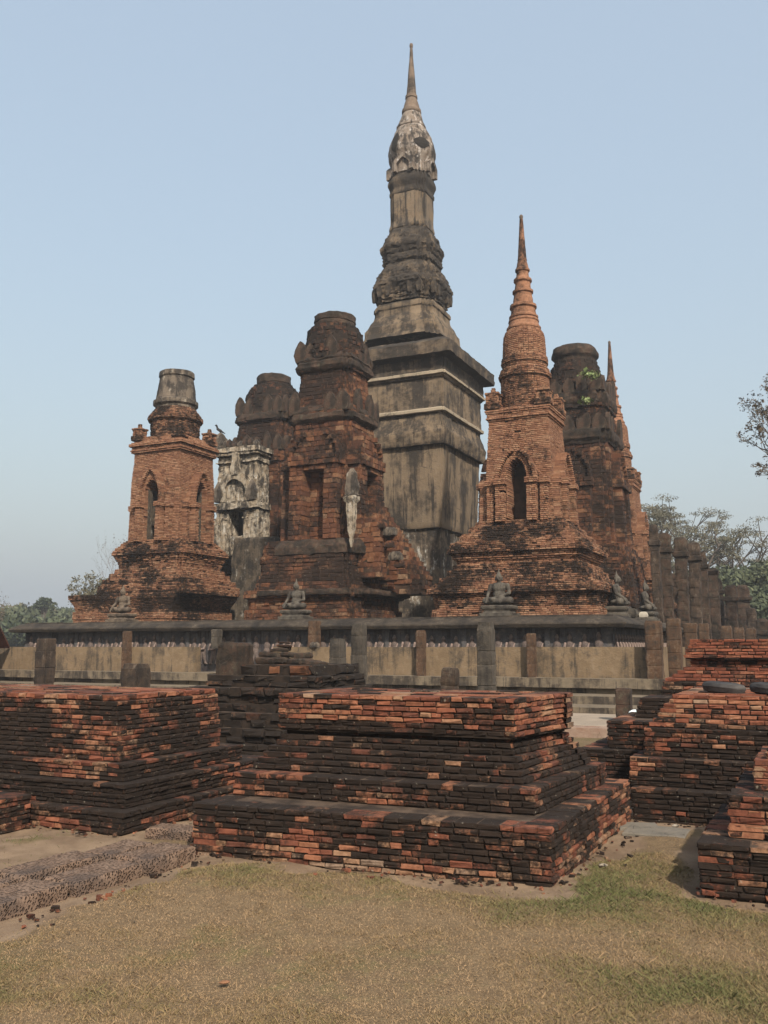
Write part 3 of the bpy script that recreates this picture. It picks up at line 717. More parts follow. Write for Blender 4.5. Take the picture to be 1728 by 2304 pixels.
    loft('redented_base', B([(508,240),(520,249),(540,249),(547,242),(572,243),(584,250),(602,268),(640,292),(646,304),(690,310),(720,330)], k=1.0, near=.35), lambda a: redent(a, a, a*.09, 3), M_tower, root, dz=.09, q=.14, amp=.045, ns=1.2, seed=111)
    sq = lambda a: redent(a, a, a*.03, 1)
    N = dict(k=1.0, near=1.2)
    loft('great_cornice', B([(690,440),(697,476),(704,502),(772,504),(784,470),(802,446),(806,436),(874,432),(880,436)], **N), sq, M_tower_dk, root, dz=.06, q=.1, amp=.05, ns=1.4, seed=112, fine=.8)
    loft('lit_fillet', B([(880,430),(884,446),(898,447),(904,432)], **N), sq, M_fillet_lit, root, dz=.05, q=.1, amp=.03, ns=1.4, seed=131)
    loft('panel_band', B([(902,428),(914,428),(922,422),(928,414),(1098,418),(1102,424)], **N), sq, M_tower, root, dz=.06, q=.1, amp=.04, ns=1.2, seed=113, fine=.8)
    loft('lit_fillet', B([(1100,424),(1105,434),(1120,434),(1126,420)], **N), sq, M_fillet_lit, root, dz=.05, q=.1, amp=.03, ns=1.4, seed=132)
    loft('recess', B([(1124,410),(1145,410)], **N), sq, M_tower_dk, root, dz=.06, q=.12, amp=.03, ns=1.4, seed=133)
    loft('lower_slab', B([(1138,410),(1160,412),(1212,434),(1220,440),(1236,448),(1300,440),(1314,434)], **N), sq, M_tower, root, dz=.07, q=.1, amp=.045, ns=1.2, seed=114, fine=.8)
    loft('main_body', B([(1310,404),(1500,400),(1800,386),(1812,380)], **N), sq, M_body, root, dz=.14, q=.2, amp=.05, ns=.8, seed=115)
    fo = B([(1812,364),(1830,360),(2160,360)], **N); fo[0] = (-.02, fo[0][1])
    loft('foot', fo, sq, M_ruinwall, root, dz=.14, q=.2, amp=.06, ns=1, seed=116)
    return root

# ------------------------------------------------------------------ platform, frieze, terrace
PR0, PR1, PU0, PU1 = -26.1, -5.0, 24.6, 44.3
PCR, PCU = (PR0+PR1)/2, (PU0+PU1)/2; PAX, PAY = (PR1-PR0)/2, (PU1-PU0)/2
M_arms_lit = stucco_mat('lit_arm_stucco', (.27,.205,.185), (.20,.15,.13), dark=(.04,.03,.027), amt=.42, streak=.2, s=3.0)  # sunlight on the arms below the cornice shadow, painted as paler stucco
def capsules(parts, voxel, name):
    """one continuous body: overlapping tapered capsules and ellipsoids fused by a voxel remesh"""
    g = Geo()
    def ball(c, rx, ry, rz, n=12, m=8):
        V = []; Fs = []
        for i in range(m+1):
            t = math.pi*i/m
            for j in range(n):
                p = 2*math.pi*j/n; V.append((c[0]+rx*math.sin(t)*math.cos(p), c[1]+ry*math.sin(t)*math.sin(p), c[2]-rz*math.cos(t)))
        for i in range(m):
            for j in range(n): Fs.append((i*n+j, i*n+(j+1) % n, (i+1)*n+(j+1) % n, (i+1)*n+j))
        g.add(V, Fs)
    for p in parts:
        if p[0] == 'b': ball(p[1], *p[2])
        else:
            a, b = Vector(p[1]), Vector(p[2]); k = max(2, int((b-a).length/(min(p[3], p[4])*.5)))
            for i in range(k+1):
                t = i/k; r_ = p[3]+(p[4]-p[3])*t; ball(a.lerp(b, t), r_, r_, r_, 10, 6)
    o = g.build(name, [M_statue])
    md = o.modifiers.new('fuse', 'REMESH'); md.mode = 'VOXEL'; md.voxel_size = voxel; md.use_smooth_shade = True
    ms = o.modifiers.new('soft', 'SMOOTH'); ms.iterations = 2; ms.factor = .4
    dg = bpy.context.evaluated_depsgraph_get(); me = bpy.data.meshes.new_from_object(o.evaluated_get(dg))
    bpy.data.objects.remove(o); return me

def platform():
    root = thing('temple_platform', 'long stone platform with dark overhanging cornice and frieze of praying monks under all the towers', 'platform', W(PCR, PCU, 0), -TH)
    out = lambda w: [(-PAX-w, -PAY-w), (PAX+w, -PAY-w), (PAX+w, PAY+w), (-PAX-w, PAY+w)]
    loft('cornice', [(2.10,.26),(2.115,.38),(2.2,.43),(2.235,.42),(2.40,.12),(2.405,.03),(ZP,0.02)], out, M_cornice, root, dz=.06, q=.3, amp=.035, ns=.9, seed=201)
    loft('frieze_wall', [(.5,0),(2.11,0)], out, M_frieze, root, dz=.2, q=.3, amp=.02, ns=2, seed=202)
    mk = capsules([('b',(0,0,.80),(.062,.062,.075)),('b',(0,0,.875),(.035,.035,.04)),('c',(0,0,.70),(0,0,.74),.04,.04),('b',(0,.0,.60),(.105,.075,.13)),
                   ('b',(-.01,.0,.44),(.10,.075,.13)),('c',(-.02,-.02,.38),(-.11,-.02,.04),.07,.045),('c',(.02,-.02,.38),(.10,-.03,.05),.07,.045),
                   ('c',(-.11,-.04,.05),(-.04,-.05,.03),.04,.03),('c',(.10,-.04,.05),(.17,-.05,.03),.04,.03)], .02, 'monk_relief')
    mk.materials.clear(); mk.materials.append(M_monk)
    am = capsules([('c',(-.10,-.06,.66),(-.12,-.10,.49),.036,.036),('c',(-.12,-.10,.49),(.09,-.135,.52),.036,.03),('c',(.09,-.135,.52),(.13,-.12,.66),.03,.018)], .014, 'folded_arms')
    am.materials.clear(); am.materials.append(M_arms_lit)
    pil = Geo(); pil.add(box_v(-.07,.07,-.06,.03,.55,2.1), box_faces())
    po = pil.build('frieze_pilaster', [M_frieze], root); pm = po.data; bpy.data.objects.remove(po)
    n = 0
    rg = random.Random(5)
    k = 0; x = -PAX+.30
    while x < PAX-.15 and n < 54:
        o = link('monk_relief', mk, root, (x+rg.uniform(-.02,.02), -PAY-.015, 1.02+rg.uniform(-.015,.015))); n += 1; k += 1
        o.rotation_euler[2] = rg.uniform(-.06,.06); s = rg.uniform(.94,1.04); o.scale = (s*1.12, s, s*1.02)
        if rg.random() < .7: link('folded_arms', am, o)
        x += .385
        if k % 6 == 0:
            link('frieze_pilaster', pm, root, (x-.19+.05, -PAY, 0)); x += .10
    y = -PAY+.3; k = 0
    while y < PAY-.2 and k < 28:
        o = link('monk_relief', mk, root, (PAX+.015, y, 1.02), math.pi/2); o.scale = (1.1, 1, 1.02); link('folded_arms', am, o); y += .4; k += 1
    # terrace
    t = thing('stepped_terrace', 'low stepped plastered terrace running along the foot of the platform', 'terrace', W(PCR, PCU, 0), -TH)
    def prism(name, u0, u1, z0, z1, mat, r0=-34, r1=-1.0, sd=0, parent=None, prof=None, amp=.03):
        ax, ay = (r1-r0)/2, (u1-u0)/2
        o_ = lambda w: [(-ax-w, -ay-w), (ax+w, -ay-w), (ax+w, ay+w), (-ax-w, ay+w)]
        return loft(name, prof or [(z0, 0), (z1, 0)], o_, mat, parent or t, ((r0+r1)/2-PCR, (u0+u1)/2-PCU, 0), dz=.1, q=.25, amp=amp, ns=1.1, seed=sd)
    prism('ledge', 23.4, 46, .56, .80, M_ledge, sd=210, prof=[(.56,-.02),(.58,0),(.76,.0),(.80,-.03)])
    prism('riser', 23.55, 46, .3, .57, M_ledge, sd=211)
    prism('ledge', 22.3, 46, .24, .42, M_ledge, sd=212, prof=[(.20,0),(.38,.0),(.42,-.03)])
    prism('ledge', 21.1, 46, -.3, .24, M_ledge, sd=213, prof=[(-.3,0),(.20,.0),(.24,-.03)])
    # low beige walls in front of the frieze, with a gap where the steps were
    def lowwall(label, r0, r1, sd):
        w_ = thing('low_wall', label, 'wall', W((r0+r1)/2, 24.1, .79), -TH)
        ax = (r1-r0)/2
        loft('wall_face', [(0, 0), (.74, 0), (.80, -.02)], lambda w: [(-ax-w, -.16-w), (ax+w, -.16-w), (ax+w, .16+w), (-ax-w, .16+w)], M_wall, w_, (0, 0, 0), dz=.1, q=.2, amp=.02, ns=1.4, seed=sd)
        n_ = int((r1-r0)/2.9)
        return w_
    lowwall('long stained beige wall in front of the frieze left of the ruined steps', -32.0, -18.05, 220)
    lowwall('long beige wall in front of the frieze right of the ruined steps', -15.1, -3.72, 221)
    rw = thing('low_wall', 'short beige wall turning back along the right side of the platform', 'wall', W(-3.9, 35, .79), -TH)
    loft('wall_face', [(0, 0), (.74, 0), (.80, -.02)], lambda w: [(-.16-w, -10.7-w), (.16+w, -10.7-w), (.16+w, 10-w), (-.16-w, 10+w)], M_wall, rw, dz=.1, q=.25, amp=.02, ns=1.4, seed=222)

# ------------------------------------------------------------------ seated statues
def statues():
    parts = [('b',(0,-.02,.10),(.40,.24,.10)),('c',(-.34,-.10,.12),(.10,-.26,.09),.10,.06),('c',(.34,-.10,.12),(-.12,-.24,.15),.10,.06),
             ('c',(-.12,-.25,.17),(-.2,-.22,.17),.04,.035),
             ('b',(0,.03,.28),(.17,.13,.16)),('b',(0,.03,.46),(.20,.125,.15)),('b',(0,.04,.54),(.24,.10,.075)),
             ('c',(0,.02,.56),(0,.01,.66),.06,.055),('b',(0,-.01,.735),(.088,.10,.115)),('b',(0,.01,.83),(.06,.06,.05)),('c',(0,.01,.85),(0,.01,.99),.038,.010),
             ('c',(0,-.105,.735),(0,-.118,.715),.016,.02),('c',(-.03,-.098,.755),(.03,-.098,.755),.012,.012),('c',(-.025,-.096,.68),(.025,-.096,.68),.013,.013),
             ('c',(-.09,.01,.76),(-.10,.01,.66),.02,.016),('c',(.09,.01,.76),(.10,.01,.66),.02,.016),
             ('c',(-.235,.03,.53),(-.29,-.02,.34),.062,.05),('c',(-.29,-.02,.34),(-.26,-.20,.22),.048,.038),('c',(-.26,-.20,.22),(-.27,-.27,.12),.036,.03),
             ('c',(.235,.03,.53),(.29,.0,.32),.062,.05),('c',(.29,.0,.32),(.06,-.20,.21),.046,.034),('b',(.0,-.21,.205),(.09,.05,.025))]
    for i in range(5):   # fingers over the right shin and in the lap
        parts.append(('c', (-.30+.018*i, -.275, .13), (-.305+.018*i, -.30-.004*(2-abs(i-2)), .055), .011, .009))
    me = capsules(parts, .014, 'statue_body')
    nohead = [p for p in parts]
    L_ = [(268, -21.97, 24.95, 0, 1.0, 'brown seated stone statue with dark weathered head in front of the left brick stupa', M_statue_p),
          (660, -14.95, 24.95, 0, 1.0, 'dark grey seated stone statue in front of the tall laterite tower', M_statue),
          (1117, -8.24, 24.95, 0, 1.06, 'grey seated stone statue with pointed crown before the right brick stupa', M_statue),
          (1393, -5.35, 27.2, math.pi/2, 1.06, 'seated stone statue seen from its side at the near right corner of the platform', M_statue),
          (1475, -5.35, 32.0, math.pi/2, 1.1, 'dark side-on seated statue behind the tall brown column', M_statue),
          (1535, -5.35, 36.2, math.pi/2, 1.1, 'farthest side-on seated statue, beyond the tall brown column', M_statue)]
    ped = lambda a: redent(a, a*.72, a*.08, 1)
    for x, r, u, rz, s, lab, mt in L_:
        root = thing('seated_statue', lab, 'statue', W(r, u, ZP+.0), -TH+rz, 'seated statues on the platform edge'); root.scale = (s, s, s)
        m2 = me.copy(); m2.materials.clear(); m2.materials.append(mt)
        link('body', m2, root, (0, 0, .30))
        loft('pedestal', [(-.02,.47),(.08,.47),(.09,.40),(.13,.36),(.17,.38),(.20,.42),(.26,.43),(.29,.40)], ped, mt, root, dz=.03, q=.08, amp=.02, ns=4, seed=int(x))

# ------------------------------------------------------------------ foreground brick blocks
def poly_lerp(a, b, t): return [(p[0]+(q[0]-p[0])*t, p[1]+(q[1]-p[1])*t) for p, q in zip(a, b)]
def quad(r0, r1, u0, u1): return [(r0, u0), (r1, u0), (r1, u1), (r0, u1)]
def brick_block(name, label, tiers, ctr, seed, mats, cat='brick block', group=None, tops=None):
    """tiers: (part name, z0, z1, outline below, outline above, clean function, options)"""
    root = thing(name, label, cat, W(ctr[0], ctr[1], 0), -TH, group)
    loc = lambda P: [(x-ctr[0], y-ctr[1]) for x, y in P]
    for i, (pn, z0, z1, P0, P1, cl, op) in enumerate(tiers):
        B = Bricks(seed+i); op = dict(op); ch = op.pop('ch', .045); mt = op.pop('mats', mats); step = op.pop('step', 1)
        n = max(1, int(round((z1-z0)/ch))); h = (z1-z0)/n
        f = (lambda x, y, z, nx, ny, cl=cl: cl(x+ctr[0], y+ctr[1], z, nx, ny))
        rg = random.Random(seed*3+i); dep = op.pop('depth', .22)
        for k in range(n):
            t = (k//step*step)/(max(1, n-1)); p = loc(poly_lerp(P0, P1, t)); w = rg.uniform(-.008, .008)
            p = inset(p, w)
            B.course(p, z0+k*h, z0+(k+1)*h, bl=(.085,.19), depth=dep, clean=f, pout=.008, gap=.009, tr=.9, clus=.001+seed*3.3, **op)
        B.build(pn, mt, root, jit=.007, ch=.011)
    for i, (P, z, cl) in enumerate(tops or []):       # paving bricks over the top
        B = Bricks(seed+50+i); g = B.g; rg = B.rg
        P = loc(P); x0, x1 = P[0][0], P[1][0]; y0, y1 = P[0][1], P[2][1]
        y = y0+.01; A = B.rows
        while y < y1-.1:
            x = x0+.02-rg.uniform(0, .1); dw = rg.uniform(.11, .15)
            while x < x1-.1:
                l = rg.uniform(.2, .3); c = cl(x, y)
                xa, xb = max(x, x0+.02), min(x+l, x1-.02)
                if rg.random() > .04:
                    v = box_v(xa+.004, xb-.004, y, y+dw-.008, z-.03, z+rg.uniform(-.005, .008))
                    v = [(a+rg.uniform(-.004,.004), b+rg.uniform(-.004,.004), c_+(rg.uniform(-.004,.004) if j > 3 else 0)) for j, (a, b, c_) in enumerate(v)]
                    g.add(v, box_faces()[1:], 0, rg.random(), .8*rg.uniform(.7, 1.1) if rg.random() > c else rg.uniform(0, .3))
                x += l
            y += dw
        B.build('paved_top', mats, root)
    return root
RT = random.Random(77)
MK = [M_block, M_mortar]; MR = [M_redblk, M_mortar]
def K(v): return lambda *a: v
def blocks():
    q = lambda fl, fr, br, bl: [fl, fr, br, bl]
    def c1(x, y, z, nx, ny):
        if ny < -.5:
            d = math.exp(-((x+3.35)/.55)**2-((z-.1)/.13)**2) + (.7 if x > -2.15 and z > .1 else 0)*.75 + (.6 if x < -4.25 and .1 < z < .24 else 0)
            return .05+.5*d + (.3 if z < .09 else 0)
        return .14 + (.3 if z < .14 else 0) + .15*(y > 7.5)
    def c2(x, y, z, nx, ny): return .08 + (.45 if x < -3.9 else .12 if x < -3 else 0) if ny < -.5 else .13
    def c3(x, y, z, nx, ny): return .08
    def c4(x, y, z, nx, ny):
        if ny < -.5: return .12 if z < .96 else .93 if x < -3.2 and z < 1.14 else .75 if x < -2.5 else .8 if z > 1.08 else .5
        return .62 if z < 1.12 else .5
    t1a = q((-4.64,6.18), (-1.76,6.37), (-1.72,9.02), (-4.64,8.95))
    t2a = q((-4.58,6.66), (-2.0,6.81), (-1.88,8.72), (-4.58,8.72))
    t3a = q((-4.56,6.90), (-2.14,7.0), (-1.98,8.62), (-4.56,8.6)); t3b = q((-4.40,7.20), (-2.34,7.27), (-2.18,8.44), (-4.40,8.44))
    t4 = q((-4.44,7.14), (-2.27,7.20), (-2.1,8.42), (-4.44,8.4))
    brick_block('brick_plinth', 'stepped mossy brick plinth with bright orange top courses in the middle foreground',
        [('lowest_step', 0-.04, .365, t1a, t1a, c1, {'tonef': lambda x, y, z: RT.uniform(.84, .97) if z < .09 and RT.random() < .6 else None}), ('second_step', .365, .55, t2a, t2a, c2, {}),
         ('sloping_courses', .55, .88, t3a, t3b, c3, {}), ('top_courses', .88, 1.19, t4, t4, c4, {})], (-3.2, 7.5), 300, MK, group='foreground brick plinths',
        tops=[(quad(-4.2, -2.4, 7.4, 8.35), 1.19, lambda x, y: .62)])
    def l1(x, y, z, nx, ny): return .08 + (.25 if z < .06 else 0)
    def l2(x, y, z, nx, ny): return (.62 if abs(x+6.45) < .5 and z > .37 and ny < -.5 else .07) if ny < -.5 else (.05 if y < 7.9 else .22)
    def l4(x, y, z, nx, ny):
        if ny < -.5: return (.48 if x > -6.65 and z < .98 else .13) + (.25 if z > 1.08 else 0)
        return (.36 if y < 7.4 else .2 if y < 8 and z > .7 else .07 if y < 8.1 else .4)
    Lq = lambda r1, u0, u1: quad(-9.6, r1, u0, u1)
    brick_block('brick_plinth', 'broad dark stepped brick plinth at the left edge with flat red brick top',
        [('lowest_step', -.03, .16, Lq(-5.62,6.5,9.3), Lq(-5.62,6.5,9.3), l1, {}), ('second_step', .16, .37, Lq(-5.74,6.66,9.1), Lq(-5.74,6.66,9.1), l2, {}),
         ('third_step', .37, .53, Lq(-5.88,6.78,8.7), Lq(-5.88,6.78,8.7), l2, {}), ('upper_courses', .53, 1.08, Lq(-6.02,6.86,8.5), Lq(-6.16,6.98,8.62), l4, {}),
         ('top_course', 1.08, 1.135, Lq(-6.2,6.98,8.64), Lq(-6.2,6.98,8.64), K(.8), {})], (-7.6, 7.8), 320, MK, group='foreground brick plinths',
        tops=[(quad(-9.5, -6.35, 7.15, 8.5), 1.135, lambda x, y: .7)])
    brick_block('brick_plinth', 'low pale brick corner cut off by the left edge of the photo', [('courses', -.03, .27, quad(-8.6,-6.62,6.05,6.42), quad(-8.6,-6.62,6.05,6.42), K(.6), {})], (-7.6, 6.2), 335, MK, group='foreground brick plinths')
    Bq = lambda r0, u0, u1=12.0: quad(r0, 1.9, u0, u1)
    def b1(x, y, z, nx, ny): return .13 + (.15 if z > .5 else 0)
    def b4(x, y, z, nx, ny): return .62 if z < 1.0 else .85
    brick_block('brick_plinth', 'stepped brick plinth at right with two dark stone slabs lying on its top',
        [('lowest_step', -.04, .28, Bq(-1.71,9.05), Bq(-1.73,9.07), K(.12), {}), ('second_step', .28, .54, Bq(-1.77,9.26), Bq(-1.77,9.28), b1, {}),
         ('third_step', .54, .81, Bq(-1.66,9.46), Bq(-1.66,9.48), b1, {}), ('sloping_courses', .81, 1.12, Bq(-1.62,9.55), Bq(-1.42,9.82), b4, {}),
         ('side_step', -.03, .50, quad(-2.5,-1.6,10.2,11.9), quad(-2.5,-1.6,10.2,11.9), K(.3), {}), ('side_courses', .50, .80, quad(-2.2,-1.5,10.35,11.8), quad(-2.2,-1.5,10.35,11.8), K(.4), {}),
         ('broken_courses', .80, 1.02, quad(-2.0,-1.45,10.9,11.7), quad(-1.95,-1.45,10.95,11.7), K(.2), {})], (0, 10.4), 340, MK, group='foreground brick plinths',
        tops=[(quad(-1.25, 1.8, 9.95, 11.9), 1.12, lambda x, y: .8)])
    Cq = lambda r0, u0: quad(r0, 2.6, u0, 16)
    brick_block('brick_plinth', 'tall clean red brick plinth behind the one with the stone slabs',
        [('lower_body', -.03, 1.04, Cq(-2.0,12.55), Cq(-1.96,12.6), K(.35), {}), ('corner_courses', 1.04, 1.15, Cq(-1.95,12.6), Cq(-1.93,12.62), K(.8), {}), ('sloping_courses', 1.15, 1.33, Cq(-1.9,12.7), Cq(-1.72,12.95), K(.88), {'mats': MR}),
         ('recessed_courses', 1.33, 1.45, Cq(-1.63,13.06), Cq(-1.63,13.06), K(.5), {'mats': MR}), ('top_courses', 1.45, 1.70, Cq(-1.70,12.96), Cq(-1.63,13.04), K(.9), {'mats': MR})], (.3, 14.3), 360, MK, group='foreground brick plinths')
    Dq = lambda r0, u0: quad(r0, 1.8, u0, 8.3)
    brick_block('brick_plinth', 'nearest stepped brick plinth cut off by the right edge of the photo',
        [('lowest_step', -.03, .31, Dq(-.84,6.63), Dq(-.84,6.63), K(.2), {}), ('second_step', .31, .59, Dq(-.66,6.88), Dq(-.66,6.9), K(.25), {}),
         ('third_step', .59, .80, Dq(-.50,7.2), Dq(-.50,7.22), K(.72), {}), ('upper_courses', .80, .93, Dq(-.42,7.3), Dq(-.34,7.36), K(.8), {})], (.5, 7.5), 380, MK, group='foreground brick plinths')
    # dark stone slabs on the right plinth
    for i, (x, y, w, lab) in enumerate(((1629, 1553, .235, 'long dark boat shaped stone slab lying on the right brick plinth'), (1745, 1562, .26, 'dark stone slab cut off by the right edge on the brick plinth'))):
        p = ray_on(x, y, 10.15 if i == 0 else 10.0)
        s = loft('stone_slab', [(-.05,.02),(-.03,.045),(.02,.055),(.05,.045),(.07,.012)], lambda a, w=w: [(w*math.cos(t)*(a/.055)**.35, a*1.6*math.sin(t)) for t in [2*math.pi*j/20 for j in range(20)]], M_slab, None, (p.x, p.y, 1.17), -TH-.35, dz=.02, q=.04, amp=.012, ns=8, seed=400+i)
        s.rotation_euler[1] = .06
        tag(s, lab, 'stone slab')
M_slab = simple_mat('dark_slab', (.022,.020,.020), (.055,.05,.048), 9, rough=.6)
def ray_on(x, y, u):
    d = ray(x, y); t = u/(d[0]*ST+d[1]*CT); return Vector((d[0]*t, d[1]*t, H+d[2]*t))

# ------------------------------------------------------------------ dark laterite steps in ruins
def ruin():
    root = thing('ruined_steps', 'ruined black mossy laterite steps with tumbled stones on top, between the front plinths', 'ruin', W(-7.9, 12.5, 0), -TH)
    cl = K(.08)
    for i, (nm, z0, z1, P) in enumerate((('lower_courses', -.03, .62, quad(-1.4,1.3,-.9,1.4)), ('middle_courses', .62, .98, quad(-1.2,1.1,-.6,1.4)), ('upper_courses', .98, 1.16, quad(-1.0,.98,-.35,1.3)), ('upper_courses', 1.16, 1.32, quad(-.8,.86,-.15,1.25)))):
        B = Bricks(420+i); n = max(1, int(round((z1-z0)/.115))); h = (z1-z0)/n
        for k in range(n):
            B.course(inset(P, B.rg.uniform(-.04, .04)+k*.02), z0+k*h, z0+(k+1)*h, bl=(.16,.40), depth=.4, clean=cl, pout=.05, gap=.016, grime=.75, miss=.04)
        B.build(nm, MD, root, jit=.026, ch=.03)
    loft('newel_block', [(-.03,.25),(.4,.25),(.42,.23),(.95,.23),(.97,.22),(1.62,.2),(1.67,.16)], lambda a: rect(a, a*1.1), M_darklat2, root, (-.68, -.05, 0), dz=.07, q=.07, amp=.05, ns=3, seed=430)
    st = [(-.22,.45,1.32,.30,.11),(.24,.4,1.32,.22,.10),(-.30,.5,1.43,.2,.09),(.02,.5,1.44,.17,.08),(-.16,.5,1.53,.15,.06),(-.1,.5,1.60,.12,.04),(-.1,.52,1.66,.1,.03),(.5,.35,1.31,.17,.09),(.28,.5,1.42,.14,.09),(.66,.3,1.31,.16,.07)]
    rg = random.Random(3)
    for i, (x, y, z, a, h) in enumerate(st):
        s = loft('tumbled_stone', [(0,a*.9),(h*.3,a),(h*.8,a*.95),(h,a*.7)], lambda q: rect(q, q*.7), M_later if i in (5, 6) else M_darklat2, root, (x, y, z-.01), dz=.04, q=.06, amp=.05, ns=5, seed=440+i)
        s.rotation_euler = (rg.uniform(-.08,.08), rg.uniform(-.1,.1), rg.uniform(-.5,.5))
M_darklat2 = stucco_mat('mossy_laterite', (.055,.030,.020), (.037,.025,.018), dark=(.006,.005,.004), amt=.64, streak=.2, pale=(.070,.058,.040), s=2.4)

# ------------------------------------------------------------------ columns and posts
def column(label, x, ytop, u, w, base_z=0.0, mat=None, sd=0, group='standing laterite columns', tilt=(0, 0), cap=False, slim=1.0, ragged=False, cat='column', name='stone_column', base_drop=.03):
    p = ray_on(x, ytop, u); h = p.z-base_z; hw = w/2
    rg = random.Random(sd)
    prof = [(-base_drop, hw*1.03)]; z = 0.0
    while z < h-.2:
        s = rg.uniform(.28, .46); zt = min(z+s, h-.02); k = rg.uniform(.95, 1.03)
        prof += [(z+.012, hw*k), (zt-.012, hw*k*.99), (zt, hw*.93)]; z = zt
    if cap: prof = [q for q in prof if q[0] < h-.75]+[(h-.75, hw), (h-.73, hw*1.35), (h-.58, hw*1.4), (h-.55, hw*1.05)]
    if ragged:
        k_ = rg.uniform(.7, 1.0); prof = [(a_, b_) for a_, b_ in prof if a_ < h-.16]+[(h-.15, hw*rg.uniform(.85, 1.2)), (h-.05, hw*k_)]
    prof.append((h, hw*.62 if ragged else hw*.82))
    o = loft(name, prof, lambda a: redent(a*slim, a, a*.12, 1), mat or M_column, None, (p.x, p.y, base_z), -TH, dz=.09, q=.09, amp=.028 if not ragged else .055, ns=4, seed=500+sd, fine=.6)
    o.rotation_euler[0] = tilt[0]; o.rotation_euler[1] = tilt[1]
    return tag(o, label, cat, group)
def columns():
    column('short dark laterite column standing before the wall near the left edge', 105, 1437, 17.0, .36, sd=1)
    column('squat dark laterite stump above the left brick plinth', 307, 1493, 15.0, .44, sd=2)
    column('dark column with pale flecks on its top, right of the ruined steps', 760, 1437, 19.0, .31, sd=3, mat=M_colgrey)
    column('tall slim grey column left of the middle, reaching the cornice', 808, 1403, 18.0, .28, sd=4, mat=M_colgrey)
    column('tall grey column below the crowned seated statue', 1093, 1400, 18.0, .31, sd=5, mat=M_colgrey)
    column('small tilted dark stump peeking over the middle brick plinth', 1000, 1502, 12.0, .2, sd=6, tilt=(0, .07))
    column('tall brown pitted column at the near right corner of the terrace', 1470, 1397, 23.72, .39, base_z=.79, mat=M_colbrown, sd=7)
    column('short dark square post in front of the terrace beside the floodlight', 1403, 1548, 19.4, .3, base_z=.1, mat=M_darklat2, sd=8)
    column('thin brown post against the beige wall under the brown seated statue', 287, 1420, 23.75, .24, base_z=.79, mat=M_colbrown, sd=9, slim=1)
    column('thin brown post with a pale patch against the beige wall', 947, 1418, 23.75, .23, base_z=.79, mat=M_colbrown, sd=10)
    column('thin reddish post against the beige wall right of the tall grey column', 1195, 1425, 23.75, .22, base_z=.79, mat=M_colbrown, sd=11)
    column('brown post rising in front of the frieze from the wall beside the ruined steps', 708, 1397, 24.1, .30, base_z=1.57, mat=M_colbrown, sd=12)
    column('short tan post ending the left wall beside the ruined steps', 488, 1416, 24.1, .26, base_z=1.57, mat=M_colgrey, sd=13)
    column('brown column just right of the corner column', 1515, 1392, 25.6, .36, mat=M_colbrown, sd=14)
    for i, (x, y, u, w, lab) in enumerate(((1553,1402,29,.36,'left one of the brown column stumps just above the red brick plinth'),(1583,1403,33,.34,'second brown column stump from the left above the red brick plinth'),
            (1634,1408,38,.40,'third brown column stump from the left above the red brick plinth'),(1662,1412,40,.40,'fourth brown column stump from the left above the red brick plinth'),(1689,1414,43,.40,'rightmost brown column stump above the red brick plinth'))):
        column(lab, x, y, u, w, mat=M_colbrown, sd=20+i)
    HR = random.Random(4)
    hall = [(1476,1181,33,20,0),(1498,1199,35,25,1),(1531,1209,36,25,1),(1557,1221,38,25,1),(1581,1241,41,22,1),(1604,1278,43,24,0),(1617,1302,47,20,1),(1640,1317,46,24,1),(1668,1317,49,27,0),(1692,1369,47,22,0),(1714,1392,46,25,0),
            (1512,1290,42,18,0),(1545,1300,46,20,0),(1600,1340,50,22,0),(1628,1360,52,22,0),(1655,1375,52,22,0),(1572,1315,48,20,0)]
    names = ['first', 'second', 'third', 'fourth', 'fifth', 'sixth', 'seventh', 'eighth', 'ninth', 'tenth', 'last']
    for i, (x, y, u, wpx, cp) in enumerate(hall):
        p = ray_on(x, y, u)
        lab = ('%s from the left in the front row of tall dark hall columns behind the right stupas' % names[i]) if i < 11 else \
              'weathered column in the %s place of the back row of hall columns' % names[i-11]
        column(lab, x, y, u, wpx*p.y/F*.98, mat=M_darklat2 if i % 3 else M_column, sd=40+i, group='dark columns of the ruined hall', cap=bool(cp) or i % 2 == 0, tilt=(HR.uniform(-.012,.012), HR.uniform(-.02,.02)), ragged=True)

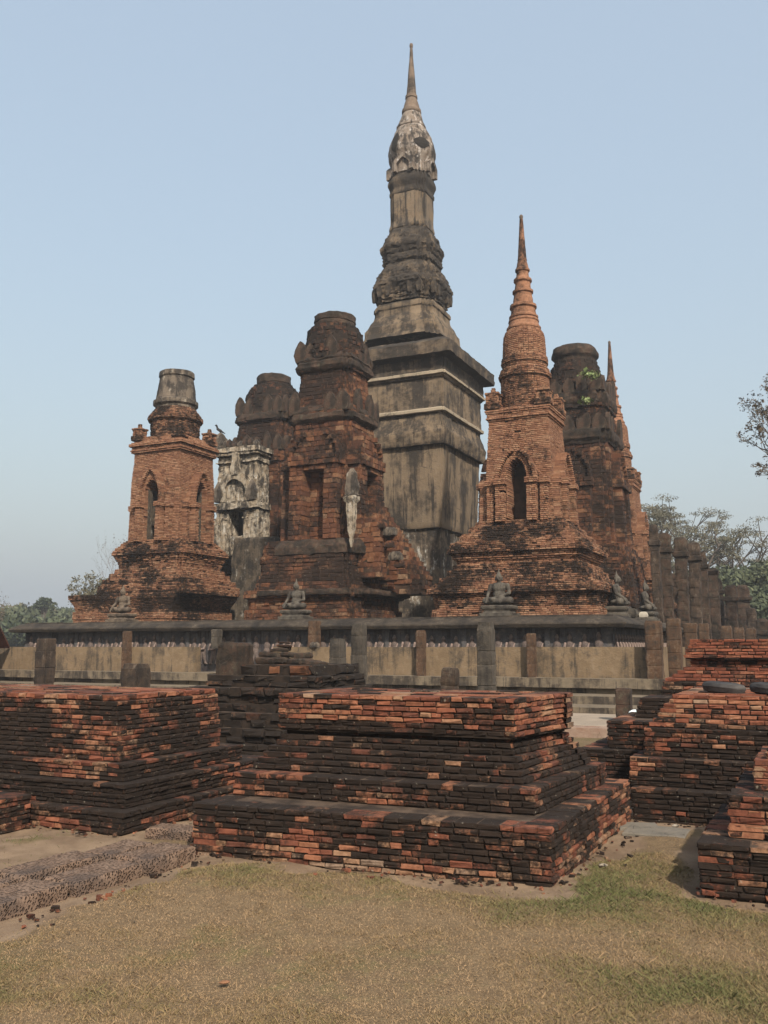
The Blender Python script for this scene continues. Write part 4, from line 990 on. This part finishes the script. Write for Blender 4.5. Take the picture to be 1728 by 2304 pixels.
# ------------------------------------------------------------------ small things
def small_things(bird_at):
    b = capsules([('c',(0,0,.05),(.0,.09,.10),.045,.04),('c',(0,.09,.10),(0,.12,.19),.032,.028),('b',(0,.135,.205),(.028,.034,.03)),('c',(0,.155,.205),(0,.19,.198),.010,.005),
                  ('c',(0,-.02,.04),(0,-.13,-.01),.03,.012),('c',(.015,.02,.02),(.015,.03,-.03),.007,.006),('c',(-.015,.02,.02),(-.015,.03,-.03),.007,.006)], .009, 'bird')
    b.materials.clear(); b.materials.append(simple_mat('dark_feathers', (.02,.02,.022), (.04,.038,.038), 20))
    o = link('bird', b, None, bird_at+Vector((0, 0, .02)), 2.0); o.scale = (1.5,)*3
    tag(o, 'small dark bird perched on the white tower\'s corner ornament', 'bird')
    # floodlight in front of the post
    p = ray_on(1432, 1630, 17.6)
    t = thing('floodlight', 'white rounded floodlight standing on the ground beside the dark post', 'floodlight', (p.x, p.y, .1), -TH+.5)
    h = loft('housing', [(.12,.05),(.17,.12),(.24,.15),(.31,.13),(.345,.06)], lambda a: [(a*math.cos(q), .75*a*math.sin(q)) for q in [2*math.pi*i/20 for i in range(20)]], M_lampwhite, t, dz=.02, q=.05, amp=0, seed=1)
    loft('lens', [(.0,.02),(.02,.10),(.03,.11)], lambda a: ngon(a, 20), M_glassy, t, (0, -.10, .23), dz=.02, q=.05, amp=0).rotation_euler[0] = R(80)
    g = Geo(); g.add(box_v(-.17,-.155,-.02,.02,0,.25), box_faces()); g.add(box_v(.155,.17,-.02,.02,0,.25), box_faces()); g.add(box_v(-.154,.154,-.03,.03,0,.02), box_faces()); g.build('bracket', [M_slab], t)
    # pale stones on the platform and at the frieze
    rg = random.Random(9)
    for i, (x, y, u, a, m, lab) in enumerate(((1448,1387,27.4,.12,M_colgrey2,'pale square stone lying behind the corner statue'),(1420,1388,27.3,.2,M_colgrey,'grey rounded stone lying behind the corner statue'),
            (708,1452,23.95,.12,M_ruinwall2,'pale stone lump at the foot of the post on the beige wall'),(300,1957,6.1,.05,M_colgrey,'tiny stone'),)):
        if i == 3: continue
        p = ray_on(x, y, u); s = loft('loose_stone', [(0,a*.9),(a*.5,a),(a*1.1,a*.8),(a*1.3,a*.4)], lambda q: rect(q, q*.8), m, None, (p.x, p.y, (1.58 if i == 2 else ZP)), -TH+rg.uniform(-.4,.4), dz=.04, q=.06, amp=.04, ns=5, seed=600+i)
        tag(s, lab, 'stone')
    # plastered block between the left stupa and the tall laterite tower
    p0, p1 = ray_on(518, 1340, 30.0), ray_on(618, 1205, 30.0)
    r0 = p0.x*CT-p0.y*ST; r1 = p1.x*CT-p1.y*ST; h = p1.z-ZP; ax = (r1-r0)/2
    root = loft('plastered_block', [(-.02,1.0),(h*.5,.99),(h-.1,.97),(h,.93)], lambda w: rect(ax*w, 1.6*w), M_ruinwall_dk, None, W((r0+r1)/2, 31.6, ZP), -TH, dz=.1, q=.12, amp=.07, ns=2, seed=610)
    tag(root, 'dark plastered block with peeling white patches between left stupa and tall tower', 'masonry block')
    # kerb of rough laterite stones in the left foreground
    k = 0
    for row, (ra, rb) in enumerate(((-4.86, -4.52), (-5.2, -4.90))):
        u = 3.3
        while u < 5.95 - (0 if row == 0 else .25):
            l = rg.uniform(.5, .85)
            if u+l > 6.02: l = 6.02-u
            if l > .15:
                cx = (ra+rb)/2+rg.uniform(-.02,.02)+(u-4.5)*.05; w = (rb-ra)/2*rg.uniform(.92,1.02); h = rg.uniform(.06,.09)
                s = loft('kerb_stone', [(-.05,1.0),(h*.6,1.01),(h*.85,.985),(h,.94)], lambda q, w=w, l=l: rect(w*q*.98, l/2*q*.955), M_kerb, None, W(cx, u+l/2, 0), -TH+rg.uniform(-.04,.04), dz=.025, q=.022, amp=.012, ns=5, seed=620+k, fine=1.0)
                tag(s, 'rough purplish laterite kerb stone in the row running into the middle plinth' if row == 0 else 'rough laterite kerb stone in the second row, away from the lawn', 'kerb stone', 'laterite kerb stones' if row == 0 else 'second row of kerb stones')
                k += 1
            u += l
    for i, (x, y, a) in enumerate(((395,1876,.17),(1370,1868,.0))):
        if a:
            p = at_ground(x, y); s = loft('flat_stone', [(-.03,a),(.04,a),(.06,a*.85)], lambda q: rect(q*1.4, q*.7), M_kerb, None, (p.x, p.y, 0), -TH+.1, dz=.03, q=.04, amp=.03, ns=6, seed=660); tag(s, 'flat laterite stone between the left plinth and the kerb', 'stone')
    # grey flagstones between the right plinths
    for i, (x, y, lab) in enumerate(((1478,1872,'grey flagstone lying at the foot of the right stepped plinth'),(1436,1860,'small grey flagstone beside the corner of the middle plinth'))):
        p = at_ground(x, y); a = (.2, .13)[i]
        s = loft('flagstone', [(-.03,a),(.008,a),(.016,a*.96)], lambda q: rect(q*1.3, q), M_flag, None, (p.x, p.y, 0), -TH+.3*i, dz=.03, q=.06, amp=.012, ns=5, seed=670+i); tag(s, lab, 'flagstone')
    # fallen leaf litter and pebbles on the lawn
    for i, (x, y, a, lab) in enumerate(((1358,1952,.022,'white pebble on bare soil beside the middle plinth'),(505,2215,.018,'brown dry leaf lying on the lawn'),(1520,1862,.03,'pale stone chip at the foot of the right plinth'))):
        p = at_ground(x, y)
        s = loft('dry_leaf' if i == 1 else 'pebble', [(.0,a*.7),(.012 if i != 1 else .006,a),(.022 if i != 1 else .012,a*.5)], lambda q: [(1.6*q*math.cos(t), q*math.sin(t)) for t in [2*math.pi*j/10 for j in range(10)]], M_white if i != 1 else M_dryleaf, None, (p.x, p.y, .005), .4*i, dz=.01, q=.02, amp=.004, ns=30, seed=680+i)
        tag(s, lab, 'dry leaf' if i == 1 else 'pebble')
def at_ground(x, y, z=0.0):
    d = ray(x, y); t = (z-H)/d[2]; return Vector((d[0]*t, d[1]*t, z))
M_colgrey2 = simple_mat('pale_stone', (.27,.245,.20), (.36,.33,.28), 6)
M_lampwhite = simple_mat('white_enamel', (.72,.78,.80), (.62,.68,.70), 4, rough=.35, bs=.02)
M_glassy = simple_mat('lamp_glass', (.45,.62,.66), (.5,.68,.72), 4, rough=.12, bs=.0)
M_dryleaf = simple_mat('dry_leaf_skin', (.16,.08,.04), (.22,.11,.06), 30)
M_flag = stucco_mat('flag_stone', (.17,.15,.125), (.13,.12,.10), dark=(.05,.045,.04), amt=.4, streak=0, s=3)
def kerb_mat():
    t = NT('kerb_laterite'); n = t.noise(9, 5, .7); v = t.voro(55); pit = t.step(t.math('ADD', v, t.math('MULTIPLY', t.noise(20, 3), .5)), .25, .8)
    col = t.mix(t.step(n, .3, .7), (.125,.080,.056), (.175,.120,.088)); col = t.mix(pit, t.mix(1.0, col, (.62,.57,.54), 'MULTIPLY'), col)
    col = t.mix(t.step(t.noise(2.2, 4, .65), .5, .66), col, (.085,.06,.048))
    return t.out(col, .95, t.math('ADD', pit, t.math('MULTIPLY', n, .6)), 1.0, .03)
M_kerb = kerb_mat()

# ------------------------------------------------------------------ ground and grass
def sdq(r, u, r0, r1, u0, u1):
    dx = np.maximum(np.maximum(r0-r, r-r1), 0); dy = np.maximum(np.maximum(u0-u, u-u1), 0); return np.hypot(dx, dy)
def dirt_at(X, Y):
    r = X*CT-Y*ST; u = X*ST+Y*CT; P = np.stack([X, Y, X*0], 1)
    n = fbm(P, 1.3, 3, 71)*.5; n2 = fbm(P, 5, 2, 75)*.25
    d = np.zeros(len(X))
    for q, w in (((-4.64,-1.76,6.2,9.0), .24), ((-.84,2,6.63,8.3), .22), ((-1.75,2,9.05,12), .5), ((-9.6,-5.62,6.5,9.3), .5), ((-8.6,-6.6,6.05,6.4), .5), ((-5.2,-4.45,3,6.0), .26)):
        s = sdq(r, u, *q); d = np.maximum(d, np.clip(1.15-(s/w)*.85+n*1.5+n2*1.6, 0, 1))
    # worn sandy path on the left, between the kerb and the plinths
    pth = np.abs(r+5.62-.12*np.sin(u*2)+(u-5.5)*.25); d = np.maximum(d, np.clip(1.25-pth/.42+n*.8, 0, 1)*(u < 7)*(r < -5.1))
    far = np.clip((Y-10.5)/2, 0, 1); d = np.maximum(d, np.clip(.25*far+n*.6, 0, 1)*(Y > 10))
    return d
def ground():
    def gmat(name):
        t = NT(name); d = t.attr('dirt')
        n1 = t.noise(.75, 4, .6); n2 = t.noise(7, 5, .7); n3 = t.noise(70, 3, .7)
        straw = t.mix(t.step(n2, .3, .7), (.148,.102,.058), (.208,.146,.084)); green = t.mix(t.step(n2, .3, .7), (.095,.085,.032), (.135,.118,.047))
        gr = t.mix(t.step(t.math('ADD', n1, t.math('MULTIPLY', t.math('SUBTRACT', n2, .5), .5)), .48, .74), straw, green)
        gr = t.mix(t.step(n3, .35, .7), t.mix(1.0, gr, (.6,.58,.55), 'MULTIPLY'), gr)
        soil = t.mix(t.step(t.noise(2.5, 5, .65), .35, .65), (.140,.094,.060), (.215,.152,.100)); soil = t.mix(t.step(n3, .55, .75), soil, t.mix(1.0, soil, (.7,.66,.62), 'MULTIPLY'))
        k = t.step(t.math('ADD', d, t.math('MULTIPLY', t.math('SUBTRACT', n2, .5), .5)), .35, .65)
        return t.out(t.mix(k, gr, soil), .96, t.math('ADD', n3, t.math('MULTIPLY', n2, .8)), .7, .02)
    m = gmat('lawn_and_soil')
    # one sheet, fine near the camera and reaching the horizon
    xs = np.concatenate(([-3000,-800,-250,-90,-40,-20,-12], np.arange(-9, 9.01, .09), [12,20,40,90,250,800,3000]))
    ys = np.concatenate(([-300,-60,-15,-3,0,1.5], np.arange(2.5, 14, .09), np.arange(14, 22, .4), [24,28,34,45,70,120,250,600,1500,3500]))
    X, Y = np.meshgrid(xs, ys); X = X.ravel(); Y = Y.ravel(); P = np.stack([X, Y, X*0], 1)
    d = dirt_at(X, Y); near = np.clip(1-np.hypot(X, Y-8)/14, 0, 1)
    Z = (fbm(P, .8, 3, 91)*.035+fbm(P, 6, 2, 95)*.012*(.4+d))*np.minimum(near*3, 1) - .03*d*near
    V = np.stack([X, Y, Z-.01], 1); n = len(xs); i = np.arange(len(ys)-1)[:,None]*n+np.arange(n-1)[None]; i = i.ravel()
    Q = np.stack([i, i+1, i+n+1, i+n], 1)
    me = new_mesh('ground', V, Q, np.full(len(Q), 4), m, attrs={'dirt': ('POINT', d)}, smooth=True)
    o = link('ground', me); o['kind'] = 'structure'
    # pavement and its stone edging at the terrace
    g = Geo(); ax = 17; g.add(box_v(-34,-1.5,17.25,21.2,-.2,.10), box_faces())
    pv = g.build('pavement', [M_pave], None, None, -TH); pv['kind'] = 'structure'
    ed = loft('stone_edging', [(-.05,0),(.10,.0),(.14,-.03)], lambda w: [(-16-w,-.22-w),(16+w,-.22-w),(16+w,.22+w),(-16-w,.22+w)], M_edge, None, W(-17.6, 17.05, 0), -TH, dz=.05, q=.1, amp=.03, ns=2.5, seed=700)
    tag(ed, 'low reddish stone edging along the front of the pavement', 'edging')
    return m
M_pave = stucco_mat('pale_pavement', (.23,.19,.15), (.28,.23,.18), dark=(.07,.06,.05), amt=.3, streak=0, s=.8)
M_edge = stucco_mat('edging_laterite', (.22,.135,.10), (.27,.20,.155), dark=(.05,.035,.028), amt=.34, streak=.1, s=2)

def grass():
    rg = np.random.default_rng(5)
    def field(n, y0, y1, pw):
        y = y0+(y1-y0)*rg.random(n)**pw; hwid = (y*.48+.5); x = (rg.random(n)*2-1)*hwid; return x, y
    xa, ya = field(330000, 3.5, 7.5, 1.25); xb, yb = field(60000, 7.0, 13.0, 1.2)
    X = np.concatenate([xa, xb]); Y = np.concatenate([ya, yb])
    r = X*CT-Y*ST; u = X*ST+Y*CT; d = dirt_at(X, Y)
    keep = rg.random(len(X)) > np.clip((d-.25)*2.4, 0, .97)
    for q in ((-4.66,-1.74,6.15,9.05), (-.86,2,6.6,8.4), (-1.8,2,9.0,16), (-9.7,-5.6,6.45,9.4), (-8.7,-6.6,6.0,6.45), (-5.22,-4.36,3,6.05), (-2.6,-1.5,10.1,12)):
        keep &= sdq(r, u, *q) > 0
    P = np.stack([X, Y, X*0], 1); pat = fbm(P, .75, 4, 33)+.25*fbm(P, 4, 2, 37)
    X, Y, pat = X[keep], Y[keep], pat[keep]; n = len(X); P = np.stack([X, Y, X*0], 1)
    d = dirt_at(X, Y); near = np.clip(1-np.hypot(X, Y-8)/14, 0, 1)
    Z = (fbm(P, .8, 3, 91)*.035+fbm(P, 6, 2, 95)*.012*(.4+d))*np.minimum(near*3, 1) - .03*d*near - .012
    h = rg.uniform(.004, .017, n)*np.where(rg.random(n) < .03, 2.2, 1)*(1+.8*np.clip(pat*2.4, -.6, 1.2)); w = rg.uniform(.0008, .0019, n)*(1+Y*.12)
    a = rg.random(n)*2*np.pi; ln = rg.uniform(.3, 1.5, n)*h*1.3; la = rg.random(n)*2*np.pi
    dx, dy = np.cos(a)*w, np.sin(a)*w; lx, ly = np.cos(la)*ln, np.sin(la)*ln
    V = np.stack([np.stack([X-dx, Y-dy, Z], 1), np.stack([X+dx, Y+dy, Z], 1), np.stack([X+dx*.7+lx*.5, Y+dy*.7+ly*.5, Z+h*.6], 1), np.stack([X+lx, Y+ly, Z+h], 1)], 1).reshape(-1, 3)
    Q = np.arange(n*4).reshape(n, 4)
    col = np.clip(.42+pat*1.35+rg.uniform(-.24, .24, n), 0, 1)
    t = NT('grass_blades'); c = t.attr('green')
    m = t.out(t.ramp(c, [(0,(.255,.174,.100)),(.3,(.210,.140,.076)),(.5,(.155,.112,.054)),(.8,(.122,.106,.045)),(1,(.082,.086,.032))]), .85)
    me = new_mesh('grass', V, Q, np.full(n, 4), m, attrs={'green': ('FACE', col)})
    o = link('grass', me); o['kind'] = 'stuff'; o['label'] = 'short half dry lawn grass in the foreground'

def litter():
    """brick crumbs along the foot of the plinths and leaf litter on the lawn, each uncountable: one object"""
    rg = np.random.default_rng(21); g = Geo(); pr = random.Random(6)
    edges = [((-4.64,6.16),(-1.76,6.34)), ((-1.74,6.36),(-1.70,9.0)), ((-.86,6.6),(1.5,6.6)), ((-.88,6.6),(-.88,8.2)), ((-9,6.46),(-5.6,6.46)), ((-5.58,6.5),(-5.58,8.8)), ((-1.7,9.0),(1.6,9.0)), ((-4.45,4.0),(-4.4,5.95))]
    for (a, b) in edges:
        L_ = math.hypot(b[0]-a[0], b[1]-a[1])
        dx, dy = (b[0]-a[0])/L_, (b[1]-a[1])/L_; nx, ny = dy, -dx
        for i in range(int(L_*22)):
            t = pr.random()*L_; o = abs(pr.gauss(0, .10))+.01; p = W(a[0]+dx*t+nx*o, a[1]+dy*t+ny*o, 0)
            s = pr.choice((.005,.006,.008,.010,.014)); V = np.array(box_v(-s*1.4,s*1.4,-s,s,-s*.6,s*.8))+rg.normal(size=(8,3))*s*.28
            c, sn = math.cos(i*1.7), math.sin(i*1.7); V = np.stack([V[:,0]*c-V[:,1]*sn+p.x, V[:,0]*sn+V[:,1]*c+p.y, V[:,2]-.012], 1)
            g.add(V, box_faces(), 0, pr.random(), pr.uniform(.25, .8))
    o = g.build('brick_crumbs', [M_block]); o['kind'] = 'stuff'; o['label'] = 'brick crumbs and grit at the foot of the plinths'
    g = Geo()
    for i in range(420):
        y = pr.uniform(3.9, 8.5); x = pr.uniform(-1, 1)*(y*.45); r = x*CT-y*ST; u = x*ST+y*CT
        if -4.7 < r < -1.7 and u > 6.1 or r > -.9 and u > 6.5 or r < -5.3 or (r < -4.3 and u > 3 and u < 6.1): continue
        s = pr.uniform(.006,.014); a = pr.random()*6.28; c, sn = math.cos(a), math.sin(a); z = .0+pr.uniform(0,.01)
        V = [(-s,0,z),(0,-s*.45,z+s*.3),(s,0,z+pr.uniform(0,.01)),(0,s*.45,z+s*.35)]
        g.add([(v[0]*c-v[1]*sn+x, v[0]*sn+v[1]*c+y, v[2]) for v in V], [(0,1,2,3)], 0, pr.random(), 0)
    o = g.build('leaf_litter', [M_leaf_dry]); o['kind'] = 'stuff'; o['label'] = 'small dry leaf litter scattered on the lawn'

# ------------------------------------------------------------------ trees
def bark(name, c): return simple_mat(name, c, tuple(x*1.6 for x in c), 6)
M_bark = bark('tree_bark', (.055,.044,.036)); M_barkpale = bark('pale_bark', (.10,.085,.07))
def leafmat(name, c1, c2, c3):
    t = NT(name); return t.out(t.ramp(t.attr('tone'), [(0,c1),(.5,c2),(1,c3)]), .7, spec=.2)
M_leaf_olive = leafmat('olive_leaves', (.058,.056,.036), (.095,.089,.056), (.14,.125,.082))
M_leaf_green = leafmat('green_leaves', (.036,.046,.024), (.062,.074,.038), (.098,.106,.058))
M_leaf_dark = leafmat('dark_leaves', (.026,.036,.021), (.042,.053,.029), (.062,.072,.040))
M_leaf_dry = leafmat('dry_leaves', (.045,.034,.024), (.08,.058,.038), (.11,.085,.05))
def tree(name, label, base, h, spread, seed, leafm, barkm=None, clear=.35, levels=4, clump=(1.2,.55), nleaf=60, leaf=.22, flat=.6, split=(3,4), group=None, trunk_r=None, bias=(0, 0), cat='tree', core=None, gap=.0, crown_lo=.3):
    """tapered trunk forking into limbs; leaf clumps at the ends of the twigs"""
    rg = random.Random(seed); g = Geo(); tips = []
    tr = trunk_r or h*.03
    def tube(pts, r0, r1, n):
        V = []
        for i, p in enumerate(pts):
            d = (pts[min(i+1, len(pts)-1)]-pts[max(i-1, 0)]).normalized(); a = d.orthogonal().normalized(); b = d.cross(a)
            rr_ = r0+(r1-r0)*i/(len(pts)-1)
            V += [p+a*rr_*math.cos(2*math.pi*j/n)+b*rr_*math.sin(2*math.pi*j/n) for j in range(n)]
        g.add([tuple(v) for v in V], [(i*n+j, i*n+(j+1) % n, (i+1)*n+(j+1) % n, (i+1)*n+j) for i in range(len(pts)-1) for j in range(n)])
    def grow(p, d, L, r, lev):
        pts = [p]; q = p; k = 4
        for i in range(k):
            d = (d+Vector((rg.uniform(-1,1), rg.uniform(-1,1), rg.uniform(-.6,.8)))*.20).normalized(); q = q+d*(L/k); pts.append(q)
        tube(pts, r, r*.62, 7 if lev < 2 else 4)
        if lev >= levels: tips.append(q); return
        if lev >= 2: tips.append(pts[2]) if rg.random() < .4 else None
        for i in range(rg.randint(*split)):
            a = rg.random()*2*math.pi; t = rg.uniform(.45, 1.0)
            nd = (d+Vector((math.cos(a), math.sin(a), rg.uniform(-.25,.35)*(1-flat)+.05))*rg.uniform(.55,1.05)).normalized()
            if lev >= 1: nd.z = nd.z*(1-flat*.55)+.08; nd.normalize()
            grow(q if rg.random() < .6 else pts[3], nd, L*rg.uniform(.55,.8), r*.58, lev+1)
    top = Vector((rg.uniform(-.03,.03)*h, 0, h*clear)); tube([Vector((0,0,-.2)), Vector((rg.uniform(-.02,.02)*h, 0, h*clear*.5)), top], tr*1.25, tr*.85, 9)
    n0 = rg.randint(4, 5)
    for i in range(n0):
        a = 2*math.pi*(i+rg.uniform(-.25,.25))/n0
        d = Vector((math.cos(a)*spread/h*1.1+bias[0], math.sin(a)*spread/h*1.1+bias[1], .85)).normalized()
        grow(top, d, h*(1-clear)*.42, tr*.6, 1)
    # fit the crown to the asked size
    P = np.array([tuple(t) for t in tips]); zmax = P[:,2].max(); rmax = np.percentile(np.hypot(P[:,0], P[:,1]), 92)
    sz = (h-top.z)/max(zmax-top.z, .1); sx = spread/max(rmax, .1)
    def fit(v):
        v = np.asarray(v, float).copy(); k = np.clip((v[:,2]-top.z*.9)/(h*.1), 0, 1)
        v[:,2] = np.where(v[:,2] > top.z, top.z+(v[:,2]-top.z)*sz, v[:,2]); v[:,:2] *= (1+(sx-1)*k)[:,None]; return v
    g.V = [fit(v) for v in g.V]; P = fit(P)
    root = thing(name, label, cat, base, rg.random()*6.28 if bias == (0, 0) else 0, group)
    g.build('trunk', [barkm or M_bark], root, smooth=True)
    if nleaf and len(P):
        rn = np.random.default_rng(seed); m = len(P)*nleaf
        c = np.repeat(P, nleaf, 0); v = rn.normal(size=(m, 3)); v /= np.linalg.norm(v, axis=1)[:,None]
        c = c+v*(rn.random(m)**.45)[:,None]*np.array([clump[0], clump[0], clump[1]])*np.repeat(rn.uniform(.6, 1.25, len(P)), nleaf)[:,None]
        a = rn.normal(size=(m, 3)); a /= np.linalg.norm(a, axis=1)[:,None]; b = np.cross(a, rn.normal(size=(m, 3))); b /= np.linalg.norm(b, axis=1)[:,None]
        s = (leaf*rn.uniform(.6, 1.3, m))[:,None]
        V = np.stack([c-a*s, c+b*s*.42, c+a*s, c-b*s*.42], 1).reshape(-1, 3)
        me = new_mesh('crown', V, np.arange(m*4).reshape(m, 4), np.full(m, 4), leafm, attrs={'tone': ('FACE', np.clip(np.repeat(rn.uniform(.1,.9,len(P)), nleaf)+rn.uniform(-.3,.3,m), 0, 1))})
        link('crown', me, root)
    return root
def gp(x, Y): p = at_Y(x, 1455, Y); return Vector((p.x, Y, 0))
def th(y, Y): return z_at(Y, y)
def trees():
    # far wood on the left
    L_ = [(-40,1372,118,7,'green','left cropped round green tree beyond the terrace'),(22,1376,125,8,'green','broad green tree of the far wood above the left end of the low wall'),(62,1373,140,8,'olive','olive coloured far tree left of the small umbrella shaped tree'),
          (128,1378,150,7,'dark','rounded dark far tree left of the brick stupa'),(150,1388,120,6,'green','green far tree directly beside the left brick stupa'),(84,1384,118,6,'dark','low dense far tree under the umbrella shaped one'),(36,1408,95,5,'olive','low olive bush in front of the far wood'),(-5,1400,90,5,'dark','low dark bush at the far left edge'),
          (190,1400,130,7,'green','far tree peeping out behind the left brick stupa\'s foot'),(100,1402,100,6,'green','bright low green tree just over the cornice tip')]
    mm = {'green': M_leaf_green, 'olive': M_leaf_olive, 'dark': M_leaf_dark}
    for i, (x, y, Y, sp, m, lab) in enumerate(L_):
        h = th(y, Y); tree('broadleaf_tree', lab, gp(x, Y), h, sp*.62, 800+i, mm[m], clear=.2, levels=3, clump=(1.5,1.1), nleaf=90, leaf=.42, flat=.3, group='trees of the far left wood')
    tree('umbrella_tree', 'small umbrella shaped tree rising above the far left wood', gp(96, 110), th(1351, 110), 1.0, 820, M_leaf_dark, clear=.66, levels=2, clump=(.6,.42), nleaf=60, leaf=.22, flat=.8)
    Y = 75; tree('bare_tree', 'tall bare twiggy tree left of the left brick stupa', gp(262, Y), th(1200, Y), 1.9, 821, M_leaf_dry, M_barkpale, clear=.25, levels=5, clump=(.2,.2), nleaf=1, leaf=.06, flat=.0, trunk_r=.09, split=(2,3))
    Y = 60; tree('small_tree', 'thin light green tree with open crown left of the left brick stupa', gp(205, Y), th(1290, Y), 1.7, 822, M_leaf_olive, M_barkpale, clear=.35, levels=4, clump=(.3,.2), nleaf=14, leaf=.10, flat=.3, trunk_r=.08)
    tree('bare_tree', 'bare brownish tree at the left edge of the photo', gp(-22, 80), th(1335, 80), 1.5, 823, M_leaf_dry, M_barkpale, clear=.3, levels=5, clump=(.3,.3), nleaf=3, leaf=.07, flat=.1, trunk_r=.08, split=(2,3))
    # rain trees on the right
    Y = 80
    tree('rain_tree', 'spreading rain tree with domed tufts right behind the brick stupa\'s shoulder', gp(1497, Y), th(1118, Y), 2.9, 830, M_leaf_olive, clear=.42, levels=3, clump=(.85,.26), nleaf=110, leaf=.085, flat=.7, split=(3,4), group='rain trees behind the hall columns', trunk_r=.26)
    tree('rain_tree', 'rain tree with two flat tufts above the ruined hall columns', gp(1578, Y+6), th(1150, Y+6), 3.1, 831, M_leaf_olive, clear=.45, levels=3, clump=(.85,.26), nleaf=110, leaf=.085, flat=.7, split=(3,3), group='rain trees behind the hall columns', trunk_r=.26)
    tree('rain_tree', 'rain tree with dense rounded olive crown behind the hall columns', gp(1560, Y-6), th(1190, Y-6), 4.3, 832, M_leaf_olive, clear=.36, levels=3, clump=(.95,.35), nleaf=120, leaf=.10, flat=.6, split=(3,4), group='rain trees behind the hall columns', trunk_r=.28)
    tree('rain_tree', 'rightmost rain tree with long leaning limbs and open crown', gp(1672, Y-4), th(1172, Y-4), 3.3, 833, M_leaf_olive, clear=.33, levels=3, clump=(.85,.26), nleaf=100, leaf=.085, flat=.7, split=(3,3), group='rain trees behind the hall columns', trunk_r=.26)
    for i, (x, y, Y, sp, m, lab) in enumerate(((1628,1282,70,3.4,'green','round green tree behind the middle of the hall columns'),(1690,1285,62,3.4,'green','bushy light green tree at the right edge behind the columns'),(1740,1270,66,3.6,'dark','dark green tree cropped by the right edge'),(1712,1335,56,2.0,'dark','low dark shrub tree at the right edge beside the last column'),(1590,1330,90,5,'green','far green tree glimpsed between the hall columns'))):
        tree('broadleaf_tree', lab, gp(x, Y), th(y, Y), sp, 840+i, mm[m], clear=.2, levels=3, clump=(1.0,.75), nleaf=110, leaf=.22, flat=.3, group='green trees behind the hall columns')
    # near tree whose bare twigs reach in from the right
    Y = 36; p = gp(1868, Y)
    tree('bare_tree', 'near bare tree reaching twigs with small pods in from the right edge', p, th(760, Y), 2.9, 850, M_leaf_dry, clear=.30, levels=6, clump=(.16,.13), nleaf=12, leaf=.06, flat=.25, trunk_r=.24, split=(2,3))
    # green tufts on the dark tower
    rn = np.random.default_rng(3)
    for i, (x, y, lab) in enumerate(((1318,843,'pale green tuft growing on the upper ledge of the blackened tower'),(1335,848,'second pale green tuft on the upper ledge of the blackened tower'),(1318,905,'pale green tuft on the lower ledge of the blackened tower'))):
        q = ray_on(x, y, CU-1.75); n = 60; c = rn.normal(size=(n, 3))*np.array([.10,.08,.07])+np.array([0,0,.06]); a = rn.normal(size=(n, 3))*.05; b = rn.normal(size=(n, 3))*.04
        V = np.stack([c-a, c+b, c+a, c-b], 1).reshape(-1, 3)
        me = new_mesh('fern_tuft', V, np.arange(n*4).reshape(n, 4), np.full(n, 4), leafmat('tuft_leaves%d' % i, (.10,.14,.05), (.15,.19,.08), (.2,.24,.11)), attrs={'tone': ('FACE', rn.random(n))})
        tag(link('fern_tuft', me, None, q), lab, 'plant', 'tufts on the blackened tower')
    n = 260; base = at_ground(1575, 1850); rg = np.random.default_rng(8); x = rg.normal(size=n)*.12; y = rg.normal(size=n)*.035; h = rg.uniform(.02,.07,n); lx = rg.normal(size=n)*.02
    V = np.stack([np.stack([x-.003,y,0*x],1), np.stack([x+.003,y,0*x],1), np.stack([x+lx,y-.01,h],1)],1).reshape(-1,3)
    me = new_mesh('grass_tuft', V, np.arange(n*3).reshape(n,3), np.full(n,3), M_leaf_green, attrs={'tone': ('FACE', rg.random(n))})
    tag(link('grass_tuft', me, None, base, -TH), 'fresh green grass tuft at the foot of the right stepped plinth', 'grass tuft')

def red_roof():
    Y = 30; p = at_Y(-60, 1455, Y); t = thing('roofed_hut', 'corner of a red tiled hut roof at the far left edge', 'hut', (p.x, Y, 0), .2)
    zt, ze = th(1396, Y), th(1452, Y); hw = (p.x-at_Y(-18, 1455, Y).x)*-1
    g = Geo(); g.add(box_v(-2.2, hw-.35, -.2, 2.5, -.05, ze), box_faces()); g.build('walls', [M_wall], t)
    for s in range(1):
        g = Geo(); g.add([(-2.6,-.5,ze),(hw,-.5,ze-.02),(hw-.12,1.1,zt),(-2.6,1.1,zt),(-2.6,-.5,ze-.08),(hw,-.5,ze-.1),(hw-.12,1.1,zt-.08),(-2.6,1.1,zt-.08)], box_faces()); g.build('roof', [M_redblk], t)
        g = Geo(); g.add([(hw,2.7,ze-.02),(-2.6,2.7,ze),(-2.6,1.105,zt),(hw-.12,1.105,zt),(hw,2.7,ze-.1),(-2.6,2.7,ze-.08),(-2.6,1.105,zt-.08),(hw-.12,1.105,zt-.08)], box_faces()); g.build('roof', [M_redblk], t)

def haze(density):
    g = Geo(); g.add(box_v(-700, 700, -60, 700, -1.2, 31), box_faces())
    m = bpy.data.materials.new('air'); m.use_nodes = True; t = m.node_tree; t.nodes.clear()
    o = t.nodes.new('ShaderNodeOutputMaterial'); v = t.nodes.new('ShaderNodeVolumePrincipled')
    v.inputs['Color'].default_value = (.90,.92,.95,1); v.inputs['Density'].default_value = density; v.inputs['Anisotropy'].default_value = .3
    t.links.new(v.outputs[0], o.inputs['Volume'])
    h = g.build('haze', [m]); h['kind'] = 'stuff'; h['label'] = 'thin pale haze in the air'

# ================================================================== BUILD
ground()
platform()
main_tower()
right_stupa()
left_stupa()
front_prang()
_, bird_at = left_prang()
right_prang()
statues()
columns()
blocks()
ruin()
small_things(bird_at)
grass()
litter()
trees()
red_roof()
haze(.0012)
